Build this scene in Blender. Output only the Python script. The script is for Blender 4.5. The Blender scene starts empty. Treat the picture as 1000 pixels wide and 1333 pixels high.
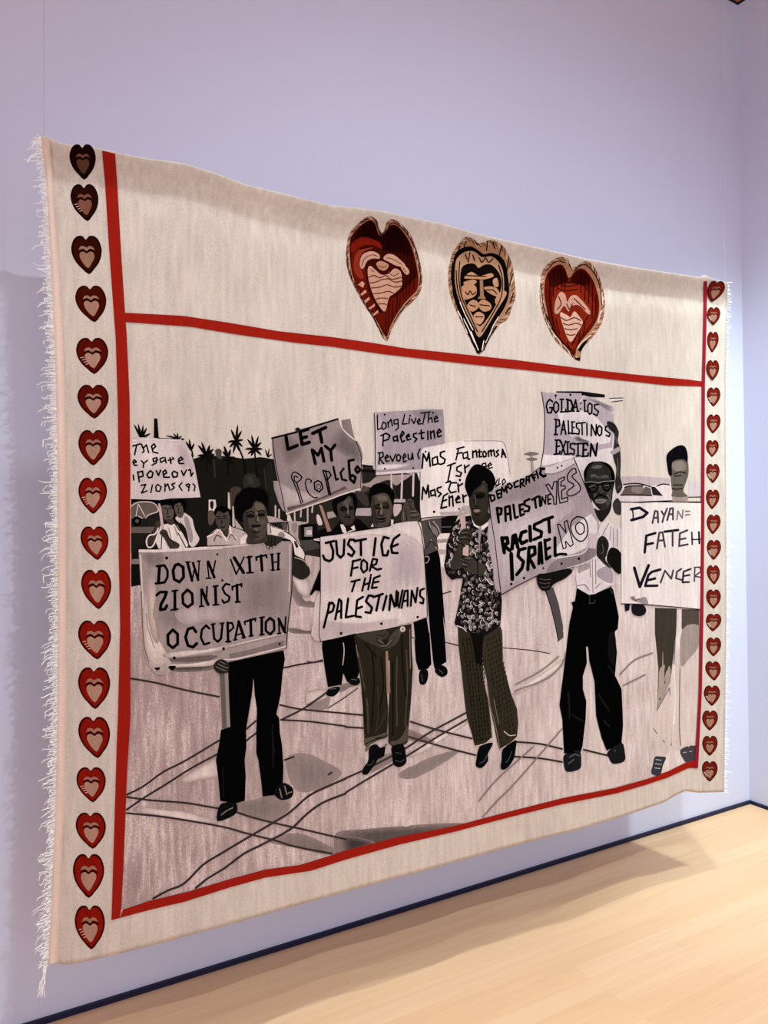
import bpy, math, random
import numpy as np
from mathutils import Matrix, Vector, geometry

sc = bpy.context.scene
COL = sc.collection
random.seed(7)

# ------------------------------------------------------------------ camera
H = 1.50                       # eye height
FPX = 963.0                    # focal length in pixels of the 1000 x 1333 frame
YAW, PITCH, ROLL = math.radians(29.7), math.radians(0.86), math.radians(-0.43)
fw = Vector((math.sin(YAW)*math.cos(PITCH), math.cos(YAW)*math.cos(PITCH), math.sin(PITCH)))
rt0 = Vector((math.cos(YAW), -math.sin(YAW), 0))
up0 = rt0.cross(fw)
rt = rt0*math.cos(ROLL) + up0*math.sin(ROLL)
up = up0*math.cos(ROLL) - rt0*math.sin(ROLL)
cd = bpy.data.cameras.new('camera'); cam = bpy.data.objects.new('camera', cd); COL.objects.link(cam)
cd.sensor_fit = 'VERTICAL'; cd.sensor_height = 36.0; cd.lens = FPX/1333*36.0
cd.clip_start = 0.05; cd.clip_end = 100
cam.matrix_world = Matrix(((rt.x, up.x, -fw.x, 0), (rt.y, up.y, -fw.y, 0), (rt.z, up.z, -fw.z, H), (0, 0, 0, 1)))
sc.camera = cam
FW, RT, UP = np.array(fw), np.array(rt), np.array(up)
C0 = np.array((0, 0, H))
def rays(px):
    px = np.asarray(px, float).reshape(-1, 2)
    return FW + np.outer((px[:, 0]-500)/FPX, RT) - np.outer((px[:, 1]-666.5)/FPX, UP)

# ------------------------------------------------------------------ room measures
d = rays([(50, 1333), (976, 1045), (968, 8)])
WALL_Y = d[0][1]*(-H/d[0][2])                    # back wall plane
WALL_X = d[1][0]*(WALL_Y/d[1][1])                # right wall plane
CEIL = H + d[2][2]*(WALL_Y/d[2][1])
GAP = 0.42                                       # cloth hangs this far in front of the wall

# ------------------------------------------------------------------ light
w = bpy.data.worlds.new('world'); sc.world = w; w.use_nodes = True
bg = w.node_tree.nodes['Background']; bg.inputs[0].default_value = (0.96, 0.93, 1.10, 1); bg.inputs[1].default_value = 1.30
def spot(loc, aim, power, size, blend, radius, col):
    l = bpy.data.lights.new('gallery_spot', 'SPOT'); l.energy = power; l.spot_size = math.radians(size)
    l.spot_blend = blend; l.shadow_soft_size = radius; l.color = col
    o = bpy.data.objects.new('gallery_spot', l); COL.objects.link(o); o.location = loc
    o.rotation_euler = (Vector(aim)-Vector(loc)).to_track_quat('-Z', 'Y').to_euler()
    return o
TY = WALL_Y-GAP
COOL = (0.86, 0.99, 1.05)
spot((0.70, TY-3.25, CEIL-0.2), (2.10, TY, 1.00), 310, 80, 1.0, 0.03, COOL)
spot((0.36, TY-0.90, CEIL-0.2), (0.9, TY-0.50, 0.0), 115, 78, 1.0, 0.06, COOL)
spot((2.30, TY-0.90, CEIL-0.2), (2.1, TY-0.50, 0.0), 215, 78, 1.0, 0.06, COOL)
spot((WALL_X-0.55, TY-1.75, CEIL-0.2), (WALL_X+0.05, WALL_Y-0.25, 0.95), 520, 58, 1.0, 0.08, (0.80, 1.0, 1.02))  # extra spot added to brighten the right wall and corner
spot((1.45, TY-1.9, CEIL-0.2), (1.45, TY-0.95, 0.0), 130, 50, 1.0, 0.05, (0.84, 0.99, 1.10))  # added fill, brightens the floor in front of the cloth
sc.view_settings.view_transform = 'Standard'; sc.view_settings.look = 'None'
sc.view_settings.gamma = 1; sc.view_settings.use_curve_mapping = False
sc.view_settings.exposure = 0.0

# ------------------------------------------------------------------ materials
def lin(h):
    c = [int(h[i:i+2], 16)/255 for i in (0, 2, 4)]
    return tuple(x/12.92 if x <= .04045 else ((x+.055)/1.055)**2.4 for x in c)
def dye(h):
    """the dyes print dense: dark tones are deeper than their nominal colour"""
    c = lin(h); y = .3*c[0]+.59*c[1]+.11*c[2]; f = .36+.55*min(1, y/.48)**.75
    return tuple(v*f*g for v, g in zip(c, (1.0, 1.0, .95)))
def newmat(name, rough=0.9, spec=0.1):
    m = bpy.data.materials.new(name); m.use_nodes = True
    b = m.node_tree.nodes['Principled BSDF']
    b.inputs['Roughness'].default_value = rough
    b.inputs['Specular IOR Level'].default_value = spec
    return m, m.node_tree, b
def nd(t, typ, **kw):
    n = t.nodes.new(typ)
    for k, v in kw.items(): setattr(n, k, v)
    return n
def noise_at(t, scale, detail=2.0, s=1.0):
    g = nd(t, 'ShaderNodeNewGeometry'); mp = nd(t, 'ShaderNodeMapping'); mp.inputs['Scale'].default_value = scale
    n = nd(t, 'ShaderNodeTexNoise'); n.inputs['Scale'].default_value = s; n.inputs['Detail'].default_value = detail
    t.links.new(g.outputs['Position'], mp.inputs['Vector']); t.links.new(mp.outputs[0], n.inputs['Vector'])
    return n.outputs['Fac']
def math2(t, op, a, b):
    n = nd(t, 'ShaderNodeMath', operation=op)
    for i, v in enumerate((a, b)):
        if isinstance(v, (int, float)): n.inputs[i].default_value = v
        else: t.links.new(v, n.inputs[i])
    return n.outputs[0]
MATS = {}
def woven(hexcol, amp=0.20, name=None):
    """dyed woven cloth: a flat dye colour broken by warp streaks and thread grain"""
    key = (hexcol, amp)
    if key in MATS: return MATS[key]
    m, t, b = newmat(name or 'woven_'+hexcol, 1.0, 0.0)
    streak = noise_at(t, (70, 70, 9), 3.0)
    grain = noise_at(t, (420, 420, 300), 1.0)
    blot = noise_at(t, (7, 7, 4), 3.0)
    f = math2(t, 'ADD', math2(t, 'MULTIPLY', math2(t, 'SUBTRACT', streak, .5), amp*2.6), 1.0)
    f = math2(t, 'ADD', f, math2(t, 'MULTIPLY', math2(t, 'SUBTRACT', grain, .5), amp*3.0))
    f = math2(t, 'ADD', f, math2(t, 'MULTIPLY', math2(t, 'SUBTRACT', blot, .5), amp*1.6))
    mx = nd(t, 'ShaderNodeVectorMath', operation='SCALE')
    mx.inputs[0].default_value = dye(hexcol)
    t.links.new(f, mx.inputs['Scale']); t.links.new(mx.outputs[0], b.inputs['Base Color'])
    bp = nd(t, 'ShaderNodeBump'); bp.inputs['Strength'].default_value = 0.35; bp.inputs['Distance'].default_value = 0.002
    t.links.new(math2(t, 'ADD', streak, grain), bp.inputs['Height']); t.links.new(bp.outputs[0], b.inputs['Normal'])
    MATS[key] = m
    return m
def plain(name, col, rough=0.6, spec=0.3, amp=0.0, scale=(3, 3, 3)):
    m, t, b = newmat(name, rough, spec)
    mx = nd(t, 'ShaderNodeVectorMath', operation='SCALE'); mx.inputs[0].default_value = col
    f = math2(t, 'ADD', math2(t, 'MULTIPLY', math2(t, 'SUBTRACT', noise_at(t, scale, 4.0), .5), amp), 1.0)
    t.links.new(f, mx.inputs['Scale']); t.links.new(mx.outputs[0], b.inputs['Base Color'])
    return m

# ------------------------------------------------------------------ room
def mesh_obj(name, verts, faces, mats, parent=None, loc=(0, 0, 0), fm=None):
    me = bpy.data.meshes.new(name); me.from_pydata([tuple(v) for v in verts], [], faces)
    for m in (mats if isinstance(mats, (list, tuple)) else [mats]): me.materials.append(m)
    if fm is not None: me.polygons.foreach_set('material_index', fm)
    me.update()
    o = bpy.data.objects.new(name, me); COL.objects.link(o); o.location = loc
    if parent: o.parent = parent
    return o
def box(name, a, b, m):
    x0, y0, z0 = a; x1, y1, z1 = b
    v = [(x0, y0, z0), (x1, y0, z0), (x1, y1, z0), (x0, y1, z0), (x0, y0, z1), (x1, y0, z1), (x1, y1, z1), (x0, y1, z1)]
    return mesh_obj(name, v, [(0, 3, 2, 1), (4, 5, 6, 7), (0, 1, 5, 4), (1, 2, 6, 5), (2, 3, 7, 6), (3, 0, 4, 7)], m)
def structure(o): o['kind'] = 'structure'; return o
wall_m = plain('wall_paint', lin('cdd0e2'), 0.85, 0.15, 0.04, (1.2, 1.2, 1.2))
floor_m, t, b = newmat('maple_boards', 0.42, 0.35)
g = nd(t, 'ShaderNodeNewGeometry')
br = nd(t, 'ShaderNodeTexBrick'); br.offset = 0.37; br.offset_frequency = 2
br.inputs['Scale'].default_value = 1.0; br.inputs['Brick Width'].default_value = 1.1; br.inputs['Row Height'].default_value = 0.075
br.inputs['Mortar Size'].default_value = 0.0008; br.inputs['Mortar Smooth'].default_value = 0.5
br.inputs['Color1'].default_value = lin('e6c298')+(1,); br.inputs['Color2'].default_value = lin('e1b98c')+(1,)
br.inputs['Mortar'].default_value = lin('d8b083')+(1,)
t.links.new(g.outputs['Position'], br.inputs['Vector'])
gr = math2(t, 'ADD', math2(t, 'MULTIPLY', noise_at(t, (2, 40, 1), 4.0), .22), .89)
mx = nd(t, 'ShaderNodeVectorMath', operation='SCALE')
t.links.new(br.outputs['Color'], mx.inputs[0]); t.links.new(gr, mx.inputs['Scale']); t.links.new(mx.outputs[0], b.inputs['Base Color'])
XL, YN = -4.5, -3.5
structure(box('floor', (XL, YN, -0.10), (WALL_X+0.2, WALL_Y+0.2, 0), floor_m))
structure(box('wall_back', (XL, WALL_Y, 0), (WALL_X+0.2, WALL_Y+0.2, CEIL), wall_m))
structure(box('wall_right', (WALL_X, YN, 0), (WALL_X+0.2, WALL_Y, CEIL), wall_m))
structure(box('ceiling', (XL, YN, CEIL), (WALL_X+0.2, WALL_Y+0.2, CEIL+0.1), plain('ceiling_timber', lin('c98450'), 0.6, 0.2, 0.3, (2, 30, 2))))
dark_m = plain('dark_base_and_gap', (0.006, 0.008, 0.035), 0.5, 0.3)
structure(box('baseboard_back', (XL, WALL_Y-0.012, 0), (WALL_X, WALL_Y, 0.016), dark_m))
structure(box('baseboard_right', (WALL_X-0.012, YN, 0), (WALL_X, WALL_Y-0.012, 0.016), dark_m))
structure(box('shadow_gap_strip_1', (XL, WALL_Y-0.005, CEIL-0.012), (WALL_X, WALL_Y, CEIL), dark_m))  # dark strip painted in for the shadow gap under the ceiling
structure(box('shadow_gap_strip_2', (WALL_X-0.005, YN, CEIL-0.012), (WALL_X, WALL_Y-0.005, CEIL), dark_m))  # same painted shadow gap along the right wall

# ------------------------------------------------------------------ the cloth surface
TURN = math.radians(-1.2)                         # cloth hangs almost parallel to the wall
TN = np.array((math.sin(TURN), -math.cos(TURN), 0.0))   # towards the room
TX = np.array((math.cos(TURN), math.sin(TURN), 0.0))
P0 = np.array((0.6, TY, 0.0))
def interp_curve(pts, n):
    p = np.array(pts, float); s = np.r_[0, np.cumsum(np.hypot(*np.diff(p, axis=0).T))]
    q = np.linspace(0, s[-1], n)
    return np.c_[np.interp(q, s, p[:, 0]), np.interp(q, s, p[:, 1])]
E_TOP = [(53,178),(62,177),(70,184),(90,188),(130,193),(160,200),(190,206),(230,211),(255,217),(285,227),(320,240),(370,252),(430,267),(470,271),(500,275),(540,284),(580,292),(620,304),(660,313),(700,322),(760,336),(820,347),(880,356),(912,361),(918,357),(925,362),(948,368)]
E_BOT = [(62,1256),(75,1254),(82,1256),(100,1254),(150,1243),(220,1225),(340,1192),(460,1158),(580,1126),(650,1106),(700,1093),(750,1081),(800,1066),(840,1053),(866,1044),(880,1035),(892,1030),(910,1032),(943,1031)]
E_LEFT = [(53,178),(60,230),(64,310),(67.5,390),(72.5,498),(74.5,615),(74.5,690),(74.5,892),(73,1000),(71,1073),(67.5,1140),(65,1200),(62,1256)]
E_RIGHT = [(948,368),(947,400),(946,450),(945,520),(945.5,600),(946,700),(946,803),(945,904),(944,960),(943,1031)]
def hit(px, off):
    r = rays(px); k = ((P0-C0)@TN + off)/(r@TN)
    return C0 + r*k[:, None]
_t = hit(E_TOP, 0); TOPX, TOPZ = (_t-P0)@TX, _t[:, 2]
_b = hit(E_BOT, 0); BOTX, BOTZ = (_b-P0)@TX, _b[:, 2]
def relief(X, Z):
    tz = np.interp(X, TOPX, TOPZ); bz = np.interp(X, BOTX, BOTZ)
    dt = tz-Z; v = np.clip((Z-bz)/(tz-bz), 0, 1)
    r = 0.031*np.exp(-((dt-0.008)/0.040)**2) - 0.012*np.exp(-((dt-0.100)/0.042)**2)
    r = r + 0.004*np.sin(5.1*X+1.0+0.8*Z) + 0.0016*np.sin(17*X+2.2*np.sin(2*Z))
    r = r + (1-v)**3*(0.010*np.sin(9.5*X+0.7)+0.004*np.sin(23*X))
    return r
def surf(px, lift=0.0):
    """where a point of the cloth, seen at this place in the frame, lies on the hanging cloth"""
    px = np.asarray(px, float).reshape(-1, 2); off = np.zeros(len(px))
    for _ in range(6):
        p = hit(px, off); off = relief((p-P0)@TX, p[:, 2])
    return hit(px, off+lift)
_c = surf([(500, 1147)])[0]
ROOT = np.array((_c[0], _c[1], _c[2]))
root = bpy.data.objects.new('tapestry', None); COL.objects.link(root); root.location = ROOT
root.empty_display_size = 0.2
root['label'] = 'large fringed cream tapestry printed with red hearts and a protest march'
root['category'] = 'tapestry'

def coons(nu, nv):
    T, B = interp_curve(E_TOP, nu), interp_curve(E_BOT, nu)
    vv = np.r_[np.linspace(0, .13, 70, endpoint=False), np.linspace(.13, 1, nv-70)]      # finer rows over the rolled top
    L, R = (np.array([np.interp(vv, np.linspace(0, 1, 400), q[:, k]) for k in (0, 1)]).T for q in (interp_curve(E_LEFT, 400), interp_curve(E_RIGHT, 400)))
    u = np.linspace(0, 1, nu)[None, :, None]; v = vv[:, None, None]
    return ((1-v)*T[None]+v*B[None]+(1-u)*L[:, None]+u*R[:, None]
            - (1-u)*(1-v)*T[0]-u*(1-v)*T[-1]-(1-u)*v*B[0]-u*v*B[-1])
NU, NV = 220, 210
gp = coons(NU, NV).reshape(-1, 2)
gv = surf(gp)
def grid_faces(nu, nv): return [(j*nu+i, (j+1)*nu+i, (j+1)*nu+i+1, j*nu+i+1) for j in range(nv-1) for i in range(nu-1)]
cloth = mesh_obj('cloth', gv-ROOT, grid_faces(NU, NV), woven('cabdb2', 0.18, 'raw_cotton'), root)
cloth.data.polygons.foreach_set('use_smooth', [True]*len(cloth.data.polygons))
so = cloth.modifiers.new('thickness', 'SOLIDIFY'); so.thickness = 0.003; so.offset = -1

# ------------------------------------------------------------------ printing helpers: shapes lying on the cloth
FR = {'PX': (0, 0, 1), 'A': (160,530,7.014), 'B': (270,530,7.014), 'C': (340,530,7.014), 'D': (460,520,7.014), 'E': (540,560,7.014),
 'G': (630,500,7.014), 'H': (690,500,7.014), 'I': (790,560,7.014), 'J': (160,690,7.014), 'K': (270,690,7.014), 'L': (380,670,7.014),
 'M': (470,670,7.014), 'N': (560,660,7.014), 'O': (630,590,7.014), 'P': (690,660,7.014), 'Q': (790,680,7.014), 'R': (260,830,5.329),
 'S': (400,810,6.664), 'T': (500,800,6.664), 'U': (580,800,6.35), 'V': (690,780,5.793), 'X': (800,780,5.557),
 'H1': (430,270,5.263), 'H2': (570,290,4.167), 'GL': (150,850,3.333), 'GR': (450,850,2.128)}
cur = ['PX']
def F(k): cur[0] = k
def pts_of(s):
    """read 'x y x y ...' in the current sheet; '@K' switches sheet inside a string"""
    out, buf, f = [], [], FR[cur[0]]
    for tok in s.split():
        if tok[0] == '@': f = FR[tok[1:]]; continue
        buf.append(float(tok))
        if len(buf) == 2: out.append((f[0]+buf[0]/f[2], f[1]+buf[1]/f[2])); buf = []
    return np.array(out)
def smooth(p, closed, n=4):
    if len(p) < 3: return p
    q = np.r_[p[-1:], p, p[:2]] if closed else np.r_[2*p[:1]-p[1:2], p, 2*p[-1:]-p[-2:-1]]
    out = []
    for i in range(1, len(q)-2):
        a, b_, c, e = q[i-1], q[i], q[i+1], q[i+2]
        for k in range(n):
            t_ = k/n
            out.append(.5*(2*b_+(c-a)*t_+(2*a-5*b_+4*c-e)*t_**2+(3*b_-a-3*c+e)*t_**3))
    if not closed: out.append(p[-1])
    return np.array(out)
PARTS = []
LEVEL = np.zeros((670, 502), np.int32)            # how many dye layers already lie at each place
STEP = 0.00014
def part(name, label=None):
    PARTS.append({'name': name, 'label': label, 'up': None, 'v': [], 'f': [], 'm': [], 'mats': []}); return PARTS[-1]
def sub(name, label=None, of=None):
    tops = [p for p in PARTS if p['up'] is None]
    PARTS.append({'name': name, 'label': label, 'up': of or tops[-1], 'v': [], 'f': [], 'm': [], 'mats': []}); return PARTS[-1]
def to(p): PARTS.remove(p); PARTS.append(p)
active = lambda: PARTS[-1]
def back_to(name): to([q for q in PARTS if q['name'] == name][-1])      # go on drawing on an earlier piece
def inside(P, poly):
    x, y = P[:, 0], P[:, 1]; r = np.zeros(len(P), bool); j = len(poly)-1
    for i in range(len(poly)):
        xi, yi, xj, yj = *poly[i], *poly[j]
        c = ((yi > y) != (yj > y)); r ^= c & (x < (xj-xi)*(y-yi)/(yj-yi+1e-12)+xi); j = i
    return r
def put(polys, col, amp=0.20, sp=11.0):
    """lay a shape (union of closed outlines in the frame) on the cloth in one dye colour"""
    polys = [p for p in polys if len(p) > 2]
    q = np.concatenate(polys)
    if (q[:, 1]-np.interp(q[:, 0], *np.array(E_TOP).T)).min() < 62: sp = min(sp, 2.6)   # the rolled top is tightly curved
    elif (q[:, 1]-np.interp(q[:, 0], *np.array(E_TOP).T)).min() < 125: sp = min(sp, 5.0)
    A = np.concatenate(polys); lo, hi = A.min(0)-1, A.max(0)+1
    i0, j0 = np.maximum((lo//2).astype(int), 0); i1, j1 = (hi//2).astype(int)+1
    jj, ii = np.mgrid[j0:min(j1, 669)+1, i0:min(i1, 501)+1]
    cells = np.c_[ii.ravel()*2+1, jj.ravel()*2+1].astype(float)
    m = np.zeros(len(cells), bool)
    for p in polys:
        sel = inside(cells, p)
        m |= sel
        q = np.concatenate([p+(np.roll(p, -1, 0)-p)*f for f in (0, .25, .5, .75)])
        k = ((q[:, 1]//2).astype(int)-j0)*ii.shape[1] + ((q[:, 0]//2).astype(int)-i0)
        m[np.clip(k, 0, len(m)-1)] = True
    jm, im = jj.ravel()[m], ii.ravel()[m]
    lev = LEVEL[jm, im].max()+1; LEVEL[jm, im] = lev
    V, E, Fc = [], [], []
    for p in polys:
        q = []
        if ((p[:, 0]*np.roll(p[:, 1], -1))-(np.roll(p[:, 0], -1)*p[:, 1])).sum() < 0: p = p[::-1]
        for a, b_ in zip(p, np.roll(p, -1, 0)):
            n = max(1, int(np.hypot(*(b_-a))//sp)); q += [a+(b_-a)*k/n for k in range(n)]
        Fc.append(list(range(len(V), len(V)+len(q)))); V += q
    if max(hi-lo) > sp*1.3:
        gx, gy = np.meshgrid(np.arange(lo[0], hi[0], sp)+.37, np.arange(lo[1], hi[1], sp)+.41)
        G = np.c_[gx.ravel(), gy.ravel()]; ok = np.zeros(len(G), bool)
        for p in polys: ok |= inside(G, p)
        V += list(G[ok])
    r = geometry.delaunay_2d_cdt([Vector((float(a), float(b_))) for a, b_ in V], [], Fc, 0, 1e-4)
    ov = np.array([tuple(q) for q in r[0]]); P = surf(ov, lev*STEP+0.0003)-ROOT
    c = active(); base = len(c['v']); mat = woven(col, amp) if isinstance(col, str) else col
    if mat not in c['mats']: c['mats'].append(mat)
    mi = c['mats'].index(mat)
    c['v'] += [tuple(q) for q in P]
    cen = np.array([(ov[f[0]]+ov[f[1]]+ov[f[2]])/3 for f in r[2]]); keep = np.zeros(len(cen), bool)
    for p in polys: keep |= inside(cen, p)
    for f, of in zip(r[2], keep):
        if of:
            a, b_, e = (ov[k] for k in f[:3]); s = (b_[0]-a[0])*(e[1]-a[1])-(b_[1]-a[1])*(e[0]-a[0])
            f = list(f) if s < 0 else list(f)[::-1]
            c['f'].append([base+k for k in f]); c['m'].append(mi)
def p(col, s, **k):
    if isinstance(col, str): active().setdefault('base', col)
    put([pts_of(q) for q in s.split('/')], col, **k)              # sharp outline
def s(col, s_, **k): put([smooth(pts_of(q), True, 3) for q in s_.split('/')], col, **k)   # rounded outline
def soft(col, s_, **k):
    """a brushed tone that feathers into the ground colour of its part"""
    base = active().get('base', 'a89592')
    for q in s_.split('/'):
        q = smooth(pts_of(q), True, 3); c = q.mean(0)
        for sc_, m_ in ((1.22, .25), (1.08, .45), (.92, .65), (.74, .82), (.55, 1.0)):
            mix = ''.join('%02x' % round(int(base[i:i+2], 16)*(1-m_)+int(col[i:i+2], 16)*m_) for i in (0, 2, 4))
            put([c+(q-c)*sc_], mix, **k)
def ribbon(q, wd, taper=False):
    out = []; n = len(q)
    wl = [wd/2*(math.sin(math.pi*(0.12+0.88*i/max(1, n-1)))**.7 if taper else 1) for i in range(n)]
    for i in range(n-1):
        dv = q[i+1]-q[i]; L = np.hypot(*dv)
        if L < 1e-6: continue
        nn = np.array((-dv[1], dv[0]))/L
        out.append(np.array([q[i]+nn*wl[i], q[i+1]+nn*wl[i+1], q[i+1]-nn*wl[i+1], q[i]-nn*wl[i]]))
    if not taper:
        for c in q:
            out.append(np.array([c+wd/2*np.array((math.cos(a), math.sin(a))) for a in np.arange(8)*math.pi/4+.2]))
    return out
def l(col, wd, s_, sm=True, **k):                                                 # brush line
    sc_ = FR[cur[0]][2]; polys = []
    for q in s_.split('/'):
        q = pts_of(q); polys += ribbon(smooth(q, False, 3) if sm else q, wd/sc_)
    put(polys, col, **k)
def k(col, wd, s_, **kw): l(col, wd, s_, False, **kw)                             # straight-stroked lettering
def leaf(col, wd, bx, by, tips):
    sc_ = FR[cur[0]][2]; b0 = pts_of('%f %f' % (bx, by))[0]; polys = []
    for tp in [pts_of(x)[0] for x in tips.split('/')]:
        mid = (b0+tp)/2+np.array((0, -.06*abs(tp[0]-b0[0])))
        polys += ribbon(smooth(np.array([b0, mid, tp]), False, 4), wd/sc_, True)
    put(polys, col)
def dots(col, r, s_):
    sc_ = FR[cur[0]][2]
    for c in pts_of(s_): put([np.array([c+r/sc_*np.array((math.cos(a), math.sin(a)*1.05)) for a in np.arange(9)*2*math.pi/9])], col)

def rope(outline, n, depth, dark, pale, wd=.9):
    """short slanting marks all round the carved rim of a heart"""
    q = interp_curve(np.r_[smooth(pts_of(outline), True, 4), pts_of(outline)[:1]], n+1)[:-1]; c = q.mean(0); D_, L_ = [], []
    for i in range(n):
        tg = q[(i+1) % n]-q[i]; inn = c-q[i]; inn = inn/np.hypot(*inn)
        a = q[i]+inn*.5
        (D_ if i % 3 else L_).extend(ribbon(np.array([a, a+inn*depth+tg*.9]), wd))
    put(D_, dark); put(L_, pale)
# ------------------------------------------------------------------ printed picture: ground and backdrop
INK = '100e0e'
gm, t, b = newmat('printed_ground', 0.95, 0.03)
st = noise_at(t, (85, 85, 10), 4.0); blot = noise_at(t, (5, 5, 4), 3.0); grn = noise_at(t, (420, 420, 300), 1.0)
fac = math2(t, 'ADD', math2(t, 'MULTIPLY', st, .55), math2(t, 'ADD', math2(t, 'MULTIPLY', blot, .45), math2(t, 'MULTIPLY', math2(t, 'SUBTRACT', grn, .5), .5)))
rp = nd(t, 'ShaderNodeValToRGB'); e = rp.color_ramp.elements
e[0].position = .34; e[0].color = lin('8b7872')+(1,); e[1].position = .72; e[1].color = lin('d6c4ba')+(1,)
e2 = rp.color_ramp.elements.new(.52); e2.color = lin('a58f89')+(1,)
rp2 = nd(t, 'ShaderNodeValToRGB'); e = rp2.color_ramp.elements
e[0].position = .34; e[0].color = lin('ab9992')+(1,); e[1].position = .70; e[1].color = lin('dccdc3')+(1,)
g = nd(t, 'ShaderNodeNewGeometry'); sx = nd(t, 'ShaderNodeSeparateXYZ'); t.links.new(g.outputs['Position'], sx.inputs[0])
mr = nd(t, 'ShaderNodeMapRange'); t.links.new(sx.outputs[0], mr.inputs[0]); mr.inputs[1].default_value = 0.6; mr.inputs[2].default_value = 1.9
t.links.new(fac, rp.inputs[0]); t.links.new(fac, rp2.inputs[0])
mxc = nd(t, 'ShaderNodeMixRGB'); t.links.new(mr.outputs[0], mxc.inputs[0]); t.links.new(rp.outputs[0], mxc.inputs[1]); t.links.new(rp2.outputs[0], mxc.inputs[2])
t.links.new(mxc.outputs[0], b.inputs['Base Color'])

F('PX')
part('printed_ground', 'mauve grey printed pavement with dark curving lines')
p(gm, '168 760 300 750 395 722 560 690 640 720 720 715 800 690 812 690 912 690 905 900 903 992 870 1004 800 1025 732 1039 661 1057 591 1075 520 1089 450 1106 390 1125 345 1131 300 1143 246 1160 195 1172 156.5 1184 161 1080 166 990 168 900')
active()['base'] = 'a18d88'
F('GL'); soft('8f7f7a', '530 660 600 645 680 622 690 640 740 660 690 720 640 715 560 695'); soft('948480', '760 470 830 450 900 480 960 520 900 570 820 590 780 560'); soft('8f7f7a', '690 820 800 790 900 830 960 860 900 868 800 845')
soft('d9c9c1', '120 670 200 680 300 690 420 730 330 728 200 705 110 690'); soft('d3c2ba', '300 540 380 490 440 470 440 530 380 545 310 560'); soft('d8c8be', '350 1020 400 975 500 910 540 880 480 935 410 985')
F('GR'); soft('6d625f', '0 500 60 492 140 485 250 478 305 482 200 508 100 532 30 545 0 545'); soft('574c4a', '0 512 60 520 70 530 20 545 0 545'); soft('d8c7c0', '190 265 260 228 340 180 340 190 260 245 200 280'); soft('dccdc6', '480 100 540 62 600 20 605 30 550 72 490 106')
soft('8a7a74', '180 215 240 245 180 240'); soft('938380', '160 330 240 290 300 280 200 340')
F('S'); soft('978783', '20 730 100 690 180 660 160 740 60 760'); soft('cdbcb7', '0 620 100 590 160 600 60 680 0 710'); soft('8f7f79', '620 1180 740 1150 740 1200 600 1280 560 1300'); soft('8f7f79', '290 560 350 530 440 550 380 560 300 600')
F('K'); soft('857470', '780 520 830 500 860 620 920 670 982 660 982 690 900 690 820 660'); soft('7e6e6a', '750 900 820 900 900 920 982 920 982 940 800 940'); soft('d2c3bd', '780 420 900 450 930 560 900 600 840 560 800 480')
F('J'); soft('6f6260', '400 1250 560 1250 700 1245 820 1215 800 1270 600 1290 450 1280')

F('GL')
sub('paving_line')
l('4a3e3b', 8, '65 110 180 130 300 160 450 190/50 615 120 580 210 515 300 470 450 380/570 330 610 295/50 680 130 625 220 570 330 500 445 438/570 380 615 345/720 290 820 240 920 170')
l('4a3e3b', 8, '50 625 160 640 300 650 450 675/525 690 600 715 700 740 800 762 900 785 1000 808/50 695 200 710 330 730 470 755 560 780 640 800 700 815 780 840 940 870')
l('4a3e3b', 9, '165 1065 230 1030 300 1000 380 920 460 870 560 810 680 740 760 690 840 620 920 580 1000 545/350 1020 400 980 480 930 560 870 640 830 760 765 830 700 900 650 1000 610')
l('40342f', 7, '730 65 800 50 900 35/715 225 780 240 860 250 1000 262/720 290 850 298 1000 318/735 465 775 450/925 528 940 518')
F('GR')
l('4a3e3b', 5, '180 190 250 212 350 237/470 246 540 252 600 266/660 268 760 292/175 232 270 260 360 283/465 287 540 292 600 302/0 347 50 325 100 300 165 265 230 222 335 165/0 387 60 350 170 285 250 235 335 185/0 168 48 172/0 205 48 208')
l('94837e', 4, '380 455 420 410 470 360 600 210/470 105 560 70 600 30 610 0/470 88 540 50 590 10/770 90 830 60/760 60 800 20 850 0/370 410 420 350 520 260')
F('T'); l('4a3e3b', 9, '235 195 262 205/530 240 570 250 635 268'); F('U'); l('4a3e3b', 8, '0 230 50 240 105 255/475 275 600 285 740 300 860 322'); F('N'); l('4a3e3b', 12, '110 795 190 770')
F('S'); l('5b4b45', 9, '0 720 80 670 170 610/0 340 60 345 130 325/180 745 300 670 440 570')
F('PX')
part('printed_treeline', 'dark printed hedge and buildings behind the marchers')
p('26241f', '171 645 200 640 250 598 262 594 285 593 318 597 340 595 358 598 374 672 374 700 396 720 384 728 300 735 171 764')
p('3b352f', '374 660 420 645 472 640 472 606 490 608 548 620 549 690 600 680 604 700 560 720 520 725 420 726 396 722')
F('B')
s('3c3b36', '340 620 420 610 470 650 480 720 400 735 330 730'); s('4a4842', '360 640 400 630 420 690 380 700'); s('2e2d29', '540 540 600 520 640 700 680 900 700 1000 600 1000 560 800')
s('56493f', '210 745 310 738 265 830 245 905 215 920'); l('3f3a33', 18, '60 480 70 640/520 560 540 760'); l('55504a', 14, '100 400 130 470'); s('5a544d', '70 400 100 378 130 400 120 470 90 460')
p('c6b4ae', '188 780 201 780 212 935 188 935/228 905 244 905 250 1092 230 1090'); p('b4a19b', '250 1015 330 1120 260 1100')
p('cdbcb6', '12 845 74 845 82 905 58 960 12 950'); s('2a2622', '25 870 45 855 58 880 50 930 30 920'); s('6a5b50', '10 950 60 950 70 1010 40 1075 10 1060')
k('c1aea7', 14, '622 900 622 1010/655 935 655 1010/795 960 800 1035/857 950 860 1040/912 930 915 1050')
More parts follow.
